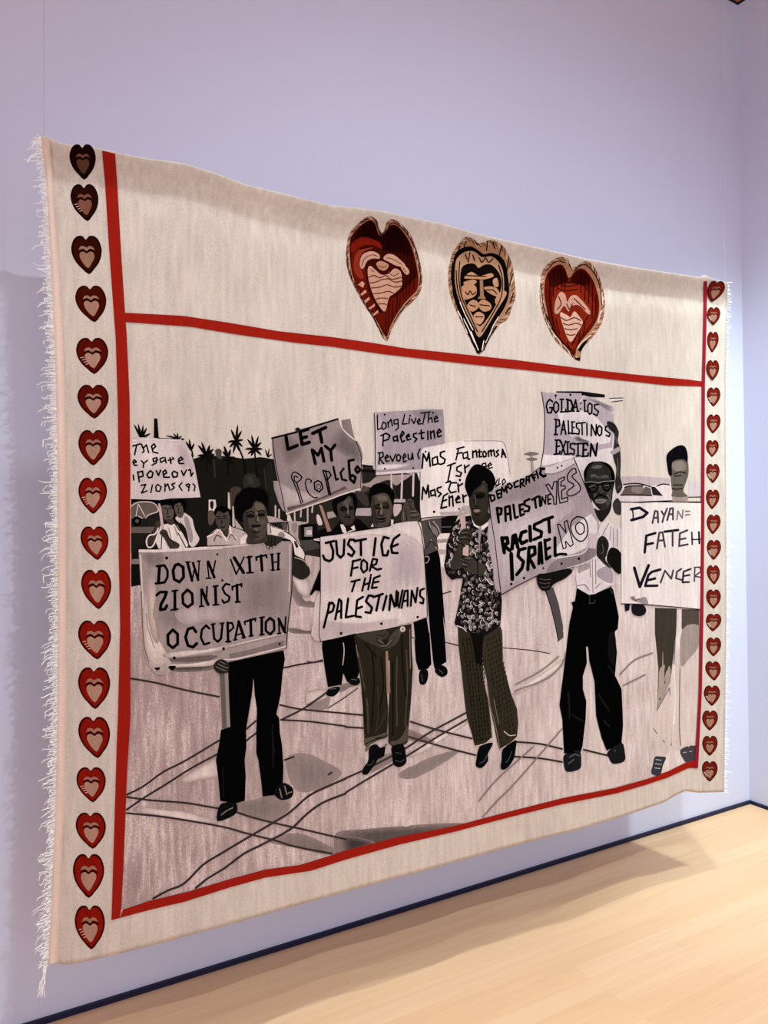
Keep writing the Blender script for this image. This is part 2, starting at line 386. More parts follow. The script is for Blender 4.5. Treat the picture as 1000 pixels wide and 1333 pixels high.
p('b09e99', '545 990 640 1010 700 1040 830 1040 880 1010 920 1060 830 1080 830 1230 800 1230 560 1060'); p('2f2a26', '560 1055 730 1045 730 1130 700 1120 600 1085'); p('6b5f58', '670 1065 720 1050 730 1130 690 1115')
k('443c36', 10, '650 1070 650 1105/680 1070 685 1120/735 1045 745 1160'); s('978680', '775 1060 820 1060 815 1130 790 1150 770 1110')
F('C')
p('161516', '362 1070 505 1068 520 1150 560 1180 540 1260 480 1250 470 1210 368 1215'); p('998b8a', '395 1098 468 1090 468 1182 395 1182'); p('c9bdba', '415 1125 462 1122 462 1165 415 1165'); p('55524d', '362 1218 470 1210 540 1260 540 1290 420 1310 395 1333 360 1290')
p('3a352f', '280 960 500 900 560 880 660 850 680 920 620 960 500 1050 420 1050 320 1040'); k('bca9a2', 14, '305 960 308 1035/365 940 362 1000/425 920 425 1050/470 905 465 960')
p('a8978f', '600 960 655 950 690 1000 610 1020'); s('ccbab3', '505 990 530 985 560 1060 540 1080 515 1060'); p('b7a39c', '860 925 982 920 982 995 870 985'); s('3f3932', '880 830 982 780 982 900 880 910'); p('5e544d', '930 700 982 690 982 760 900 790')
F('D')
k('14110f', 14, '85 600 200 615'); k('1b1714', 26, '85 650 200 660'); s('a4928e', '80 775 150 755 220 700 340 690 545 685 510 725 425 772 380 782 330 735 250 755 200 800 140 800')
p('342f29', '200 690 80 660 80 760 150 745'); s('2b2723', '390 800 500 715 590 680 615 900 480 905 400 880'); p('262320', '580 680 615 680 605 1080 560 1000 545 900'); p('a99b9c', '20 1000 165 990 165 1062 20 1062'); p('2b2622', '20 830 150 860 165 985 20 990'); s('4a433d', '20 840 100 850 150 930 120 980 40 900')
k('c5aeb0', 17, '347 685 350 830/447 675 440 910/550 675 545 880'); p('b3a3a3', '370 910 475 910 475 940 370 940'); s('b9a8a6', '370 960 430 950 440 1000 400 1060 370 1060'); k('1b1714', 10, '370 950 440 950')
F('E')
p('1a1816', '240 800 400 770 370 850 330 945 240 930'); k('6f6664', 8, '250 885 330 882'); p('d5c6c0', '205 945 330 940 300 1010 280 1130 270 1260 240 1240 225 1130 205 1010'); p('a08f8b', '205 1000 310 990 300 1025 205 1030'); s('b29f9a', '225 1090 280 1095 275 1130 230 1130')

part('printed_palm', 'three leafed palm crowns at the left end of the treeline'); F('A')
leaf('1a1715', 22, 170, 292, '100 155/138 148/186 160/220 185/255 240'); p('161413', '285 103 315 103 328 275 352 292 282 292'); leaf('1a1715', 16, 500, 293, '460 238/500 232/540 262/390 262/430 270/555 300')
p('1a1715', '105 280 555 285 560 300 105 300'); leaf('1a1715', 20, 622, 395, '572 310/605 288/655 328'); l('1a1715', 14, '605 340 630 400 640 450')
part('printed_palm', 'palm crown right of the leftmost placard'); leaf('161413', 24, 762, 445, '685 345/718 315/795 342/832 380/838 432/680 445/700 500/830 480'); l('1a1816', 12, '762 445 775 610')
F('B'); part('printed_palm', 'tallest palm crown of the treeline'); leaf('1b1213', 23, 262, 312, '215 200/278 155/316 212/183 322/200 372/330 300/325 365/290 405/235 425'); l('161313', 15, '262 312 300 400 335 500 345 610')
part('printed_palm', 'second palm crown, left of the tilted grey placard'); leaf('1b1213', 23, 432, 385, '362 288/402 248/468 262/496 318/342 385/368 432/508 385/497 442/398 450'); l('161313', 14, '432 385 440 500 455 640')
part('printed_palm', 'low palm crown with pale under leaves'); leaf('1b1716', 26, 190, 465, '150 350/212 382/138 400/268 468/138 492/235 530/190 570'); l('161413', 11, '190 465 188 620'); part('printed_palm', 'small palm crown touching the tilted grey placard'); leaf('1b1213', 14, 552, 460, '528 382/566 372/592 428'); part('printed_palm', 'dark palm crown in the middle of the treeline'); leaf('1b1716', 22, 5, 470, '20 345/50 380/70 430/45 530')
F('G'); part('printed_sign_pole', 'grey sign pole with two discs'); p('a3928f', '422 650 446 650 457 800 430 805'); s('857674', '365 640 430 618 505 635 440 655'); s('857674', '384 684 440 670 494 684 440 702')

# ------------------------------------------------------------------ cars
F('A'); part('printed_car', 'rounded car under the leftmost placard')
p('0f0e0d', '75 842 340 842 345 900 75 890'); s('77695f', '80 890 150 862 250 866 315 900 325 960 260 975 200 1020 140 1000 80 1020'); l('cbb9b1', 9, '80 900 140 868 240 866 300 890 322 950 230 985 200 1020 140 995/140 885 120 995/145 890 200 995'); s('2f2b27', '215 1010 260 980 325 965 325 1015 230 1020')
p('2f2d29', '75 1015 330 1015 300 1090 75 1095'); dots('0c0b0b', 42, '130 1040'); dots('6d625b', 18, '130 1040'); p('77695f', '75 1095 290 1092 260 1150 75 1150'); p('2c2a27', '75 1150 230 1150 200 1250 160 1290 75 1333')
F('J'); p('8d7e7b', '75 268 150 262 150 310 75 310'); p('1f1d1b', '75 312 150 312 165 505 75 508')
F('I'); part('printed_car', 'pale car beside the right hand placards')
s('b8a6a8', '130 430 200 422 300 420 420 430 565 440 560 490 400 505 160 500'); p('cfbfbd', '90 600 130 570 170 495 400 512 460 500 560 482 600 560 600 655 90 655'); p('6f625f', '128 592 172 512 330 506 400 530 412 592'); s('8e7d76', '240 515 330 510 330 560 300 580 230 560'); p('302a31', '405 515 440 518 515 600 420 592')
l('241d1e', 11, '155 497 220 488 300 488 400 516/165 525 200 510 330 508/95 655 250 660 400 652 600 645/128 592 260 592 410 597/460 510 510 492 570 497'); p('c6b6b8', '745 460 862 480 862 605 745 600'); k('3a3032', 9, '745 612 862 610/745 655 862 655')
p('b7a8a6', '600 590 740 600 740 655 600 650')
# ------------------------------------------------------------------ printed marchers (back row first)
def face_lines(col, s_): back_to('face'); l(col, 9, s_)
F('A')
part('printed_person', 'young man in pale shirt, second from left edge of the crowd'); s('c9b9b6', '480 1010 560 965 630 1010 650 1090 695 1180 690 1230 640 1278 600 1240 570 1100 520 1060'); s('a08f90', '560 1010 600 1020 640 1180 620 1240 590 1160'); l('2a2421', 8, '570 960 640 1020 660 1110 700 1190/520 1050 570 1110 600 1240')
sub('face'); s('6b5f57', '470 900 520 868 552 890 562 950 545 1000 520 1012 495 990 478 950'); sub('hair'); s(INK, '455 870 500 838 570 848 582 900 560 962 545 905 520 872 480 885')
face_lines('241f1c', '485 905 505 898/525 895 545 895/505 965 525 970/510 920 505 950'); 
part('printed_person', 'boy in white shirt gripping the stick of the leftmost placard'); s('d6c7c1', '325 1110 390 1068 480 1068 520 1120 560 1180 582 1290 325 1290'); l('9c8c86', 10, '420 1110 440 1200/470 1090 500 1170'); l('2a2421', 9, '480 1070 520 1130/360 1100 350 1290/505 1150 580 1290')
sub('placard_stick'); p('bfa39e', '322 880 345 880 378 1112 350 1112')
sub('arm'); s('4d443d', '300 1050 336 1040 336 1110 305 1180 270 1258 228 1245 220 1200 270 1150'); s('4d443d', '335 1150 360 1118 402 1130 432 1200 515 1250 500 1290 430 1290 380 1200'); l('d8cac3', 13, '325 1105 292 1160 242 1170 215 1220 230 1278 272 1270 300 1215 328 1130'); l('1f1b18', 6, '345 1150 400 1165 430 1210 510 1255')
sub('face'); s('6b5f57', '355 895 400 878 448 895 465 950 455 1010 430 1048 395 1038 365 990'); s('4d443d', '390 1030 450 1020 470 1060 430 1075'); sub('hair'); s(INK, '343 860 430 843 458 870 462 945 440 902 380 892 350 905')
face_lines('241f1c', '375 925 400 920/420 920 445 925/400 1002 430 1000/410 935 408 975')
F('B')
part('printed_person', 'small man in open collared shirt behind the big left placard'); p('b7a49e', '0 1170 90 1108 150 1180 205 1088 330 1130 370 1160 335 1252 0 1265'); s('4a423b', '100 1110 190 1095 180 1190'); l('dfd1ca', 12, '0 1185 70 1150 110 1120 175 1220/205 1085 215 1150 190 1200/215 1150 265 1200'); l('1f1a18', 8, '60 1220 85 1170 130 1190/195 1200 220 1160 260 1210/0 1170 60 1140')
sub('face'); s('5a5049', '75 980 105 948 150 968 192 948 207 1010 195 1082 160 1132 125 1122 90 1082 75 1030'); sub('hair'); s(INK, '58 965 80 922 140 903 202 928 218 980 205 1005 190 948 150 968 100 945 75 985')
face_lines('1e1a17', '90 1020 120 1015/145 1015 175 1010/120 1090 140 1098 160 1088/130 1030 130 1065/85 1000 118 998/145 995 175 992')
F('C')
part('printed_person', 'man in dark suit and bow tie behind the centre placard'); p('141213', '635 1140 680 1088 722 1035 745 1085 830 1085 862 1015 905 1030 960 1080 990 1112 990 1140 640 1175'); p('141213', '520 1130 600 1100 640 1140 640 1170 540 1190'); p('d5c5bf', '722 1070 750 1072 780 1120 850 1078 862 1122 760 1155 740 1135'); s('2b1518', '775 1105 812 1095 838 1125 812 1125 782 1140')
sub('placard_stick'); p('a5806f', '528 890 555 898 642 1130 606 1140')
sub('face'); s('4c453e', '695 890 740 858 800 812 832 822 860 900 856 980 835 1042 800 1068 750 1052 715 1002 700 950'); s('665d55', '740 880 800 830 820 850 790 900'); sub('hair'); s(INK, '648 870 665 848 720 800 790 773 850 788 878 850 872 920 850 995 848 930 832 832 800 810 760 850 700 882 695 940 702 1005 680 982 658 930')
back_to('face'); s('2a2520', '725 925 750 912 778 930 765 950 730 950/800 918 832 910 842 930 810 942'); s('7a7066', '780 900 795 900 800 980 785 985'); face_lines('161311', '722 925 750 908 775 925/800 915 835 905/785 920 778 975 800 985/762 1005 790 1000 818 1008/730 940 765 938/805 930 840 925')
F('M')
part('printed_person', 'man in grey shirt and black jeans behind the centre placard'); p('5c5350', '535 60 640 38 732 28 735 160 692 212 702 325 580 375 560 180'); l('a3948f', 10, '660 60 700 110 725 170/640 230 660 260 690 310/620 60 640 120 690 200'); l('1c1818', 9, '610 60 630 130 690 205/600 300 640 240 680 290'); s('857874', '640 100 690 130 700 190 650 160')
p('0d0d10', '575 378 702 322 722 400 742 650 772 1050 @T 510 0 527 170 542 410 440 472 425 400 405 200 @M 625 1000 612 800 598 600'); p('0d0d10', '480 982 600 938 622 1080 @T 395 150 412 430 380 472 300 482 275 400 262 200 @M 495 1150'); l('a59692', 8, '580 390 610 380 622 410 600 440 575 435')
sub('shoe'); F('T'); s('161616', '303 515 330 472 382 488 377 570 350 607 310 597'); sub('shoe'); s('161616', '443 475 500 438 547 470 547 520 500 542 455 512'); l('6b6764', 6, '325 520 335 580/480 480 510 510')

F('S')
part('printed_person', 'man in olive suit behind the centre placard'); 
p('0f0e0e', '132 160 412 98 432 280 452 430 442 470 350 522 330 480 312 440 300 542 180 562 150 380 128 220'); l('b9a59c', 8, '313 180 320 230 318 290 308 370')
p('373126', '405 105 540 80 905 15 907 200 917 400 900 700 880 900 875 1032 820 1072 740 1072 705 1042 702 850 715 600 720 500 715 330 702 330 692 600 702 750 697 900 692 985 560 1022 500 1062 490 900 484 700 464 500 430 300')
l('585040', 12, '440 260 480 480 520 700 530 960/860 240 870 500 850 900/780 300 775 600 780 900'); l('211d17', 14, '560 250 580 500 560 900/640 300 660 560 600 880/740 350 745 700 740 980/820 100 830 400 860 640/480 600 505 880/500 180 540 230 600 300'); l('8f7a66', 7, '890 60 895 400/425 200 440 300'); l('4c4537', 10, '610 560 620 760 590 960/690 760 650 860 600 940')
s('655d50', '500 1010 600 985 690 955 690 1000 600 1030 520 1080 500 1060'); s('5f5749', '720 1040 790 1020 840 960 870 890 876 1030 820 1070 750 1070'); s('7a6f63', '540 1075 600 1060 640 1090 690 1050 688 1070 640 1098 600 1080 530 1110 510 1125 505 1090'); l('171410', 8, '500 1060 560 1030 690 985/710 1045 760 1075 870 1035')
sub('placard_stick'); p('9a7d66', '680 250 700 250 722 610 690 612')
sub('hand'); s('4f473d', '430 105 600 50 690 70 705 120 640 165 692 195 640 218 580 200 500 160'); s('574e44', '655 238 700 180 720 120 780 60 822 80 812 110 770 190 710 222'); l('171410', 6, '600 140 650 165 690 160/600 165 640 190 690 195/610 115 660 120 690 95/670 230 720 190 760 130'); l('8a7f72', 5, '620 150 660 180/640 205 690 205/690 205 740 150'); dots('c7b4aa', 24, '828 60'); l('5a2f2c', 5, '820 50 836 70/836 50 820 70')
sub('shoe'); s('161618', '540 1090 600 1058 627 1110 612 1190 560 1272 520 1322 478 1312 490 1260 530 1200'); sub('shoe'); p('161618', '620 1090 680 1080 670 1160 615 1190'); sub('shoe'); s('161618', '735 1080 830 1058 857 1150 857 1222 800 1257 750 1232 738 1150'); l('56565a', 6, '510 1230 550 1240 580 1200/770 1130 820 1140/765 1200 810 1210 845 1190')
sub('shoe'); s('1a1a1b', '168 632 185 578 272 558 282 590 230 642'); sub('shoe'); s('1a1a1b', '368 502 400 473 452 488 457 530 410 547 365 530'); l('6c6866', 6, '195 580 250 575/385 495 430 500')
F('D'); sub('face'); s('5d5349', '163 890 200 868 270 848 320 868 347 930 357 990 347 1060 332 1112 300 1160 200 1160 180 1092 163 1000'); s('453d35', '163 900 195 900 200 1000 225 1100 215 1150 180 1100'); s('756a5e', '220 880 300 880 310 920 240 925'); sub('hair'); s(INK, '143 870 165 798 230 763 312 778 362 830 378 900 360 955 345 925 320 872 270 852 200 872 167 892 160 965 143 930')
back_to('face'); s('3a332c', '190 975 220 958 245 975 240 1002 200 1002/268 970 300 955 328 975 322 998 275 998'); s('7d7265', '245 960 262 960 268 1040 250 1050'); s('332c27', '222 1085 260 1078 298 1080 280 1100 240 1102'); face_lines('1a1613', '195 975 225 955 245 965/270 955 300 945 325 965/200 990 240 990/275 985 320 985/255 990 225 1045 260 1065 280 1050/220 1090 255 1098 295 1080/225 1115 260 1118 290 1105')
sub('shirt_collar'); p('d3c4bd', '345 1095 368 1100 365 1145 345 1150/160 1160 178 1130 185 1165')
sub('hand'); s('5a5047', '440 1050 470 945 515 903 552 930 562 990 605 1040 610 1095 560 1115 450 1122'); l('1d1916', 7, '480 1000 490 1110/510 950 530 1010/520 1000 560 1000/515 1040 580 1030/520 1080 600 1070/490 930 545 940'); l('8d8073', 5, '455 1030 462 1100/530 1020 570 1020/530 1060 590 1050')

F('E'); part('printed_placard', 'white placard with large handwriting behind the patterned shirt')
p('d3c6c1', '52 172 150 156 270 115 450 98 620 85 750 98 805 112 832 170 872 400 880 470 700 540 600 600 500 690 440 760 380 782 160 792 55 805 42 700'); soft('dcd1cb', '80 200 300 160 500 140 420 400 300 620 100 480'); p('b2a29f', '222 745 400 742 442 690 500 690 512 742 400 778 240 778'); l('a08f8d', 6, '450 98 750 98 810 115 835 175 872 400'); k('2a2021', 7, '52 172 45 700 55 805 160 792 380 782')
sub('lettering')
k(INK, 17, '68 345 78 215 110 280 130 205 142 330/190 245 160 260 165 320 200 310/205 240 212 305 228 310/272 192 235 205 235 240 277 265 270 300 238 312')
k(INK, 15, '402 165 377 272/385 170 450 153/385 215 432 205/470 200 440 215 445 260 475 250/480 195 487 265 503 262/530 190 532 250/532 205 560 185 570 245/590 178 592 245 612 240/573 200 612 195/635 190 655 210 650 240 630 245 620 215 635 190/672 190 675 240/675 200 695 180 700 235/700 195 722 180 730 235/767 183 745 195 767 225 743 242/795 247 802 173 832 247/800 220 825 215')
k(INK, 16, '332 320 302 475/300 325 372 300/285 480 327 465/427 318 385 340 385 370 427 390 415 422 378 415/455 320 462 388/460 345 497 318'); k(INK, 13, '642 300 615 310 620 335 648 330/645 298 657 335/670 330 702 315 690 298 668 320 680 350 707 340')
k(INK, 16, '66 632 76 520 105 580 122 500 132 612/175 545 145 555 150 600 180 590/182 540 192 602/242 518 205 530 210 560 242 580 218 607/382 480 330 480 310 540 330 572 378 560/395 490 402 562/400 510 437 488'); k(INK, 11, '755 450 735 500 765 500 772 440/735 520 780 490/800 500 832 470 815 445 798 470 805 500')
k(INK, 16, '302 578 265 600 240 712 292 700/250 650 292 635/315 600 318 692/318 620 345 600 352 692/375 640 412 620 400 600 375 630 385 662 417 655/440 590 447 657/445 610 472 593'); dots(INK, 12, '177 745 413 455'); dots(INK, 9, '405 718 100 195')

F('E')
part('printed_person', 'man in leaf patterned shirt and checked trousers holding a stick')
F('U'); p('403a2c', '103 95 200 140 322 170 307 270 307 400 317 550 352 700 377 900 387 1022 330 1072 245 1092 223 1000 178 850 158 700 138 500 108 250'); p('443e2f', '318 170 457 95 472 200 477 400 502 500 542 650 592 780 602 900 592 1012 530 1072 450 1122 428 1050 400 900 365 750 345 550 313 400 305 270')
p('1d1a14', '200 140 320 170 307 270 305 400 300 420 250 400 230 250'); 
rg = random.Random(3)
for quad in (('130 190 300 190 375 1040 235 1060', 6, 24), ('325 200 450 150 590 1000 450 1080', 5, 22)):
    c = pts_of(quad[0]); polys = []
    for j in range(quad[2]):
        for i in range(quad[1]):
            u, v_ = (i+.5+.12*rg.uniform(-1, 1))/quad[1], (j+.5)/quad[2]
            q = (c[0]*(1-u)+c[1]*u)*(1-v_)+(c[3]*(1-u)+c[2]*u)*v_
            q = q+np.array((0.9*math.sin(v_*4)-.2, -0.9*u))
            polys.append(q+np.array(((-.75, 2.2), (.15, 2.2), (.95, -1.9), (-.1, -2.0))))
    put(polys, '14110d')
l('8b7a66', 6, '345 560 370 750 410 900 450 1110/468 120 475 380/400 700 440 900'); l('c3b2a8', 8, '248 1088 330 1066 380 1022/452 1115 540 1062 592 1012/485 965 530 1000 580 995')
sub('shoe'); s('121519', '283 1092 380 1058 388 1080 352 1150 352 1210 300 1267 253 1252 258 1190'); sub('shoe'); s('121519', '478 1110 582 1038 583 1100 562 1200 500 1277 458 1272 465 1200'); l('5b6068', 6, '280 1230 320 1210 345 1160/480 1240 520 1200 550 1130')
F('N'); sub('patterned_shirt')
SH = '370 78 392 120 460 180 530 130 562 160 602 400 642 750 657 850 652 950 642 1082 560 1142 500 1178 400 1142 330 1132 240 1087 223 1060 260 900 300 650 250 652 200 667 148 610 128 530 148 430 148 350 190 220 240 130 300 88'
p('211c1d', SH)
poly = pts_of(SH); poly = pts_of(SH); rg = random.Random(11); placed = []
for _ in range(6000):
    q = np.array((rg.uniform(poly[:, 0].min(), poly[:, 0].max()), rg.uniform(poly[:, 1].min(), poly[:, 1].max())))
    if inside(q[None], poly)[0] and all(np.hypot(*((q-z)*(1.15, .9))) > 5.0 for z in placed): placed.append(q)
shapes = []
for q in placed:
    a = rg.uniform(-.8, .8)+math.pi/2; L_, W_ = rg.uniform(2.4, 3.5), rg.uniform(1.7, 2.5); ca, sa = math.cos(a), math.sin(a)
    z = np.array([q+np.array((x*L_*ca-y*W_*sa, x*L_*sa+y*W_*ca)) for x, y in ((1, 0), (.6, .7), (-.2, .95), (-.9, .5), (-1, -.2), (-.5, -.9), (.4, -.85))])
    if inside(z, poly).all(): shapes.append(z)
for n_, cset in enumerate(('7b7170', '5d5554', '8f8482', '4b4443')):
    put(shapes[n_::4], cset)
polys = []
for n_, z in enumerate(shapes):
    if n_ % 5 < 3: polys += ribbon(smooth(np.r_[z[n_ % 3:n_ % 3+4]], False, 2), .8 if n_ % 2 else 1.1)
put(polys, 'c4b6b1')
put([p_ for z in shapes[1::4] for p_ in ribbon(np.array([z[0], z.mean(0), z[4]]), .6)], '100c0d')
l('100c0d', 9, '370 110 470 240 480 420/560 160 600 400 640 750'); l('cfc2bd', 9, '245 1085 300 1105 330 1135/510 520 540 560 600 545/500 640 540 690 560 710')
F('E'); sub('shirt_collar'); p('d6c9c4', '518 800 545 852 600 882 692 820 672 872 612 915 540 872'); s('9e918e', '590 885 610 900 600 1000 590 1100 580 1000')
sub('placard_stick'); F('N'); p('c3a49b', '270 90 320 82 327 195 290 212/300 372 352 350 352 450 300 440')
sub('arm'); s('474138', '190 560 198 480 258 350 272 250 288 210 340 193 377 230 387 280 352 342 312 352 292 440 282 530 240 572'); s('50493f', '283 500 310 458 370 448 430 500 502 530 497 602 440 612 380 602 330 582 288 540'); l('151210', 8, '280 255 330 250 370 270/275 300 320 290 370 310/300 225 340 215/290 500 330 510 360 540/295 540 340 550/310 475 350 490/430 500 440 600/275 330 310 350'); l('867a6c', 6, '290 240 340 230/285 280 330 275/300 520 340 530/320 470 370 465')
F('E'); sub('face'); s('423c34', '498 600 530 558 590 508 632 468 662 510 682 570 677 680 667 760 620 832 570 822 520 742 498 680'); s('37322b', '518 720 600 830 665 750 690 800 610 875 540 845'); s('544c42', '540 600 600 520 640 500 650 560 560 590 550 680 535 690'); sub('hair'); s(INK, '458 500 475 418 520 338 570 310 630 328 692 368 722 410 738 470 717 540 682 565 660 500 630 465 590 510 540 550 520 600 495 612 473 560')
back_to('face'); s('25211c', '555 590 600 575 640 590 632 615 575 622'); s('5f574c', '540 620 556 600 562 690 548 690'); face_lines('12100e', '553 578 600 566 640 580/560 605 600 595 632 605/570 615 615 618/540 620 547 680 572 697/525 720 560 715 600 722/560 770 590 775'); s('9d7c75', '538 728 570 722 602 732 572 752 545 746')

# ------------------------------------------------------------------ upper placards
F('A'); part('printed_placard', 'leftmost pale placard with rounded corner')
p('c9b9b6', '75 300 250 292 420 290 520 297 575 330 620 420 650 500 680 640 712 822 600 828 440 832 340 848 75 838')
soft('d8c9c4', '100 320 300 310 380 360 380 520 200 560 120 480'); soft('b9a7a6', '520 320 580 380 640 560 560 560 500 440'); l('ded0ca', 9, '75 304 300 296 520 304'); k('3a2f33', 6, '625 430 655 520 712 822')
sub('lettering')
k(INK, 15, '90 355 160 335/125 345 108 435/170 340 195 400 180 415/190 370 215 345 235 415/270 385 300 360 285 335 262 355 275 410 320 420')
k(INK, 14, '95 510 125 500 105 480 92 500 105 530 130 530/170 490 190 515 225 485/190 515 185 550/310 460 275 470 280 500 320 480/310 465 305 510 265 530/370 460 340 470 345 505 385 485/385 460 395 510/430 460 440 515/455 460 465 475/415 485 450 478/505 495 550 475 530 455 508 475 515 515 555 515')
k(INK, 15, '95 620 100 665/135 590 150 680/135 595 180 585 185 630 145 640/250 580 275 600 265 640 235 645 220 615 250 580/305 580 325 625 345 575/370 620 400 600 390 575 365 590 375 640 425 640/465 585 500 600 495 635 460 640 448 605 465 585/535 580 555 625 580 575/600 575 615 570 625 630 640 600')
k(INK, 14, '165 715 210 705 170 785 220 765/270 710 255 780/320 705 350 730 335 770 305 765 300 725 320 705/385 700 385 770/385 730 410 700 430 760/475 695 445 705 470 735 445 755/540 690 512 720 540 760/600 700 575 710 600 735 610 705 600 765/640 700 660 720 650 765')
F('C'); part('printed_placard', 'tilted grey placard with a torn top corner')
p('9a8987', '98 275 300 222 500 160 705 100 735 185 790 255 865 305 905 400 922 520 915 640 908 750 700 818 500 890 225 985 180 800 130 560 105 400')
soft('776a69', '720 220 800 270 870 330 905 430 880 480 790 440 720 400 650 340'); soft('b7a6a2', '150 700 300 760 500 800 520 840 300 900 220 920'); soft('867774', '210 280 340 330 360 430 240 520 200 420'); p('8a7b79', '735 120 815 105 830 190 855 290 790 245 745 185')
k('191516', 16, '100 283 300 235 500 170 700 108'); l('d8c9c1', 9, '715 110 740 190 800 255 865 305'); p('6d605d', '235 915 400 880 600 800 760 725 790 740 640 805 420 890 250 945'); k('d0bfb8', 12, '230 975 400 915 600 850 760 790 905 745'); l('3b2d30', 7, '105 290 130 500 190 800 225 985/865 310 915 460 910 740')
sub('lettering')
k(INK, 32, '228 270 245 385 330 350/355 220 375 340 440 320/360 220 430 200/365 285 415 270/470 240 590 185/535 220 555 320'); k(INK, 28, '465 390 495 515/470 390 520 440 550 375 575 495/585 355 635 395 675 345/635 395 645 485')
l(INK, 11, '365 880 335 780 300 690 278 640 290 600 320 595 372 640 330 685 305 670 305 630 335 640/380 870 350 770 325 690/450 690 460 670 420 655 405 700 430 780 480 825 515 822'); k(INK, 14, '520 670 485 690 490 750 530 775 565 740 550 690 520 670'); k(INK, 7, '520 700 505 720 515 750 540 745 545 715 520 700')
k(INK, 13, '565 580 595 680 620 800/590 580 635 800/570 578 620 590 640 620 610 660 590 655'); k(INK, 20, '660 545 685 665 705 655/755 560 725 600 740 660 780 670'); k(INK, 24, '845 480 800 490 805 560 815 660 850 690 862 640 835 620 812 640/880 540 860 570 880 600 905 575 880 540')
F('D'); part('printed_placard', 'mauve placard with thin handwriting, centre back')
p('a3949a', '193 122 400 106 600 96 820 90 830 200 838 400 640 440 622 470 620 665 420 675 203 692 205 400'); soft('b8a9ac', '210 200 300 300 260 500 240 590 215 580'); soft('8f8087', '560 110 760 100 780 150 640 170'); soft('d4c7c4', '210 605 300 595 480 595 420 625 300 640 220 640'); k('cbbcba', 24, '212 678 420 662 612 652'); k('d2c2c0', 8, '205 130 215 400 212 600'); k('4a3a40', 6, '193 122 205 400 203 692')
sub('lettering')
W = 12
k(INK, W, '220 145 222 275 258 262/275 205 300 220 300 255 275 275 258 245 275 205/315 205 322 255/318 220 345 180 357 240/405 180 370 190 375 225 410 220/408 180 412 260 385 282/470 135 450 225 492 220/515 170 508 220/532 180 555 220 572 170/585 210 612 195 605 175 585 195 595 225 622 220/620 125 705 112/655 130 635 225/690 118 685 210/690 180 715 165 722 205/740 180 772 170 760 150 740 170 745 205 778 195')
k(INK, W+3, '275 330 270 425/250 332 300 308 335 330 320 365 275 378/395 335 365 345 370 380 400 370/400 330 408 382/430 350 465 310 450 290 430 330 445 388 470 375/485 345 515 335 505 315 485 335 495 372 525 360/578 308 550 315 550 340 582 360 558 388/620 280 625 360 642 352/600 312 648 300/680 290 682 365/705 290 710 360/710 305 735 285 745 352/770 310 802 292 785 270 765 300 775 342 805 330')
k(INK, W+1, '242 490 235 590/225 490 270 482 275 520 240 540 278 585/290 540 320 525 310 505 290 530 300 565 325 560/335 515 360 565 387 500/410 500 435 520 425 560 400 560 395 520 410 500/455 540 480 520 470 495 455 520 460 570 487 560/500 500 505 545 530 545 542 490/540 490 547 545/610 452 588 500 602 542')
dots(INK, 9, '287 138 520 148 728 122 288 632 548 625')
F('H'); part('printed_placard', 'grey lilac placard held high, spiky serif letters')
p('d3c7c6', '730 130 850 124 847 152 745 162'); k('3a3038', 8, '730 130 850 126/745 162 845 150'); p('201d1c', '240 65 470 65 684 95 684 122 500 116 470 84 240 78')
p('aea0a6', '106 72 240 82 470 84 520 116 600 128 690 182 768 200 768 340 757 500 742 650 702 745 560 800 440 770 100 748 125 600 135 400 125 220'); soft('c4b7b9', '300 280 480 270 600 330 700 480 620 520 420 480'); soft('8b7d82', '500 120 600 140 700 185 755 210 740 260 640 200'); p('d6cac7', '126 645 400 655 430 690 300 715 180 745 102 746'); soft('c9bcbd', '440 690 560 640 720 600 735 650 700 740 560 780 460 760'); soft('6e6268', '400 490 440 475 480 500 540 520 520 535 430 520'); k('2e2628', 8, '108 72 135 250 135 420 125 600 100 748'); k('d8ccca', 6, '450 170 485 125')
sub('lettering')
Z = '16121a'
k(Z, 16, '207 160 180 140 158 165 150 205 165 262 195 262 205 215 182 215/238 160 262 185 260 240 237 262 217 235 219 182 238 160/290 140 290 252/275 140 308 138/278 254 325 252 328 230')
k(Z, 18, '345 140 347 250/335 140 375 150 392 200 377 245 335 252'); k(Z, 14, '395 247 417 142 437 247/400 212 432 210/385 247 408 247/427 247 450 247/500 150 502 250 524 246/490 150 512 148/547 172 568 190 565 262 547 277 530 252 530 195 547 172/628 185 590 188 590 220 627 250 612 288 580 270'); dots(Z, 8, '463 175 463 225')
k(Z, 15, '240 325 236 458/225 322 268 328 272 380 240 392/222 460 252 460/285 458 308 335 328 458/292 415 320 415/350 335 355 452 378 446/385 345 387 456/380 345 408 345/385 395 403 395/387 454 412 450/452 355 425 360 425 395 452 420 447 458 418 452')
k(Z, 15, '450 358 505 350/475 355 478 462/520 358 522 467/560 472 562 370 602 467 608 370/637 380 657 398 655 455 635 472 617 447 618 398 637 380'); k(Z, 15, '735 380 692 388 687 420 732 450 722 480 695 467')
k(Z, 17, '245 512 240 638/232 512 275 512 278 530/240 570 270 566/222 642 270 634 274 612'); k(Z, 15, '285 522 322 642/327 520 285 642/345 528 345 637/332 528 360 526/332 640 360 638/408 540 370 545 370 580 408 602 402 642 368 632/408 548 470 540/440 545 440 655/425 655 458 655'); k(Z, 18, '490 545 486 658/478 543 525 540 528 560/490 600 517 598/475 660 530 655 534 632/552 658 560 545 602 655 616 540')
dots('1a1216', 11, '235 105 370 98 482 95'); k('1a1216', 5, '235 105 235 135')

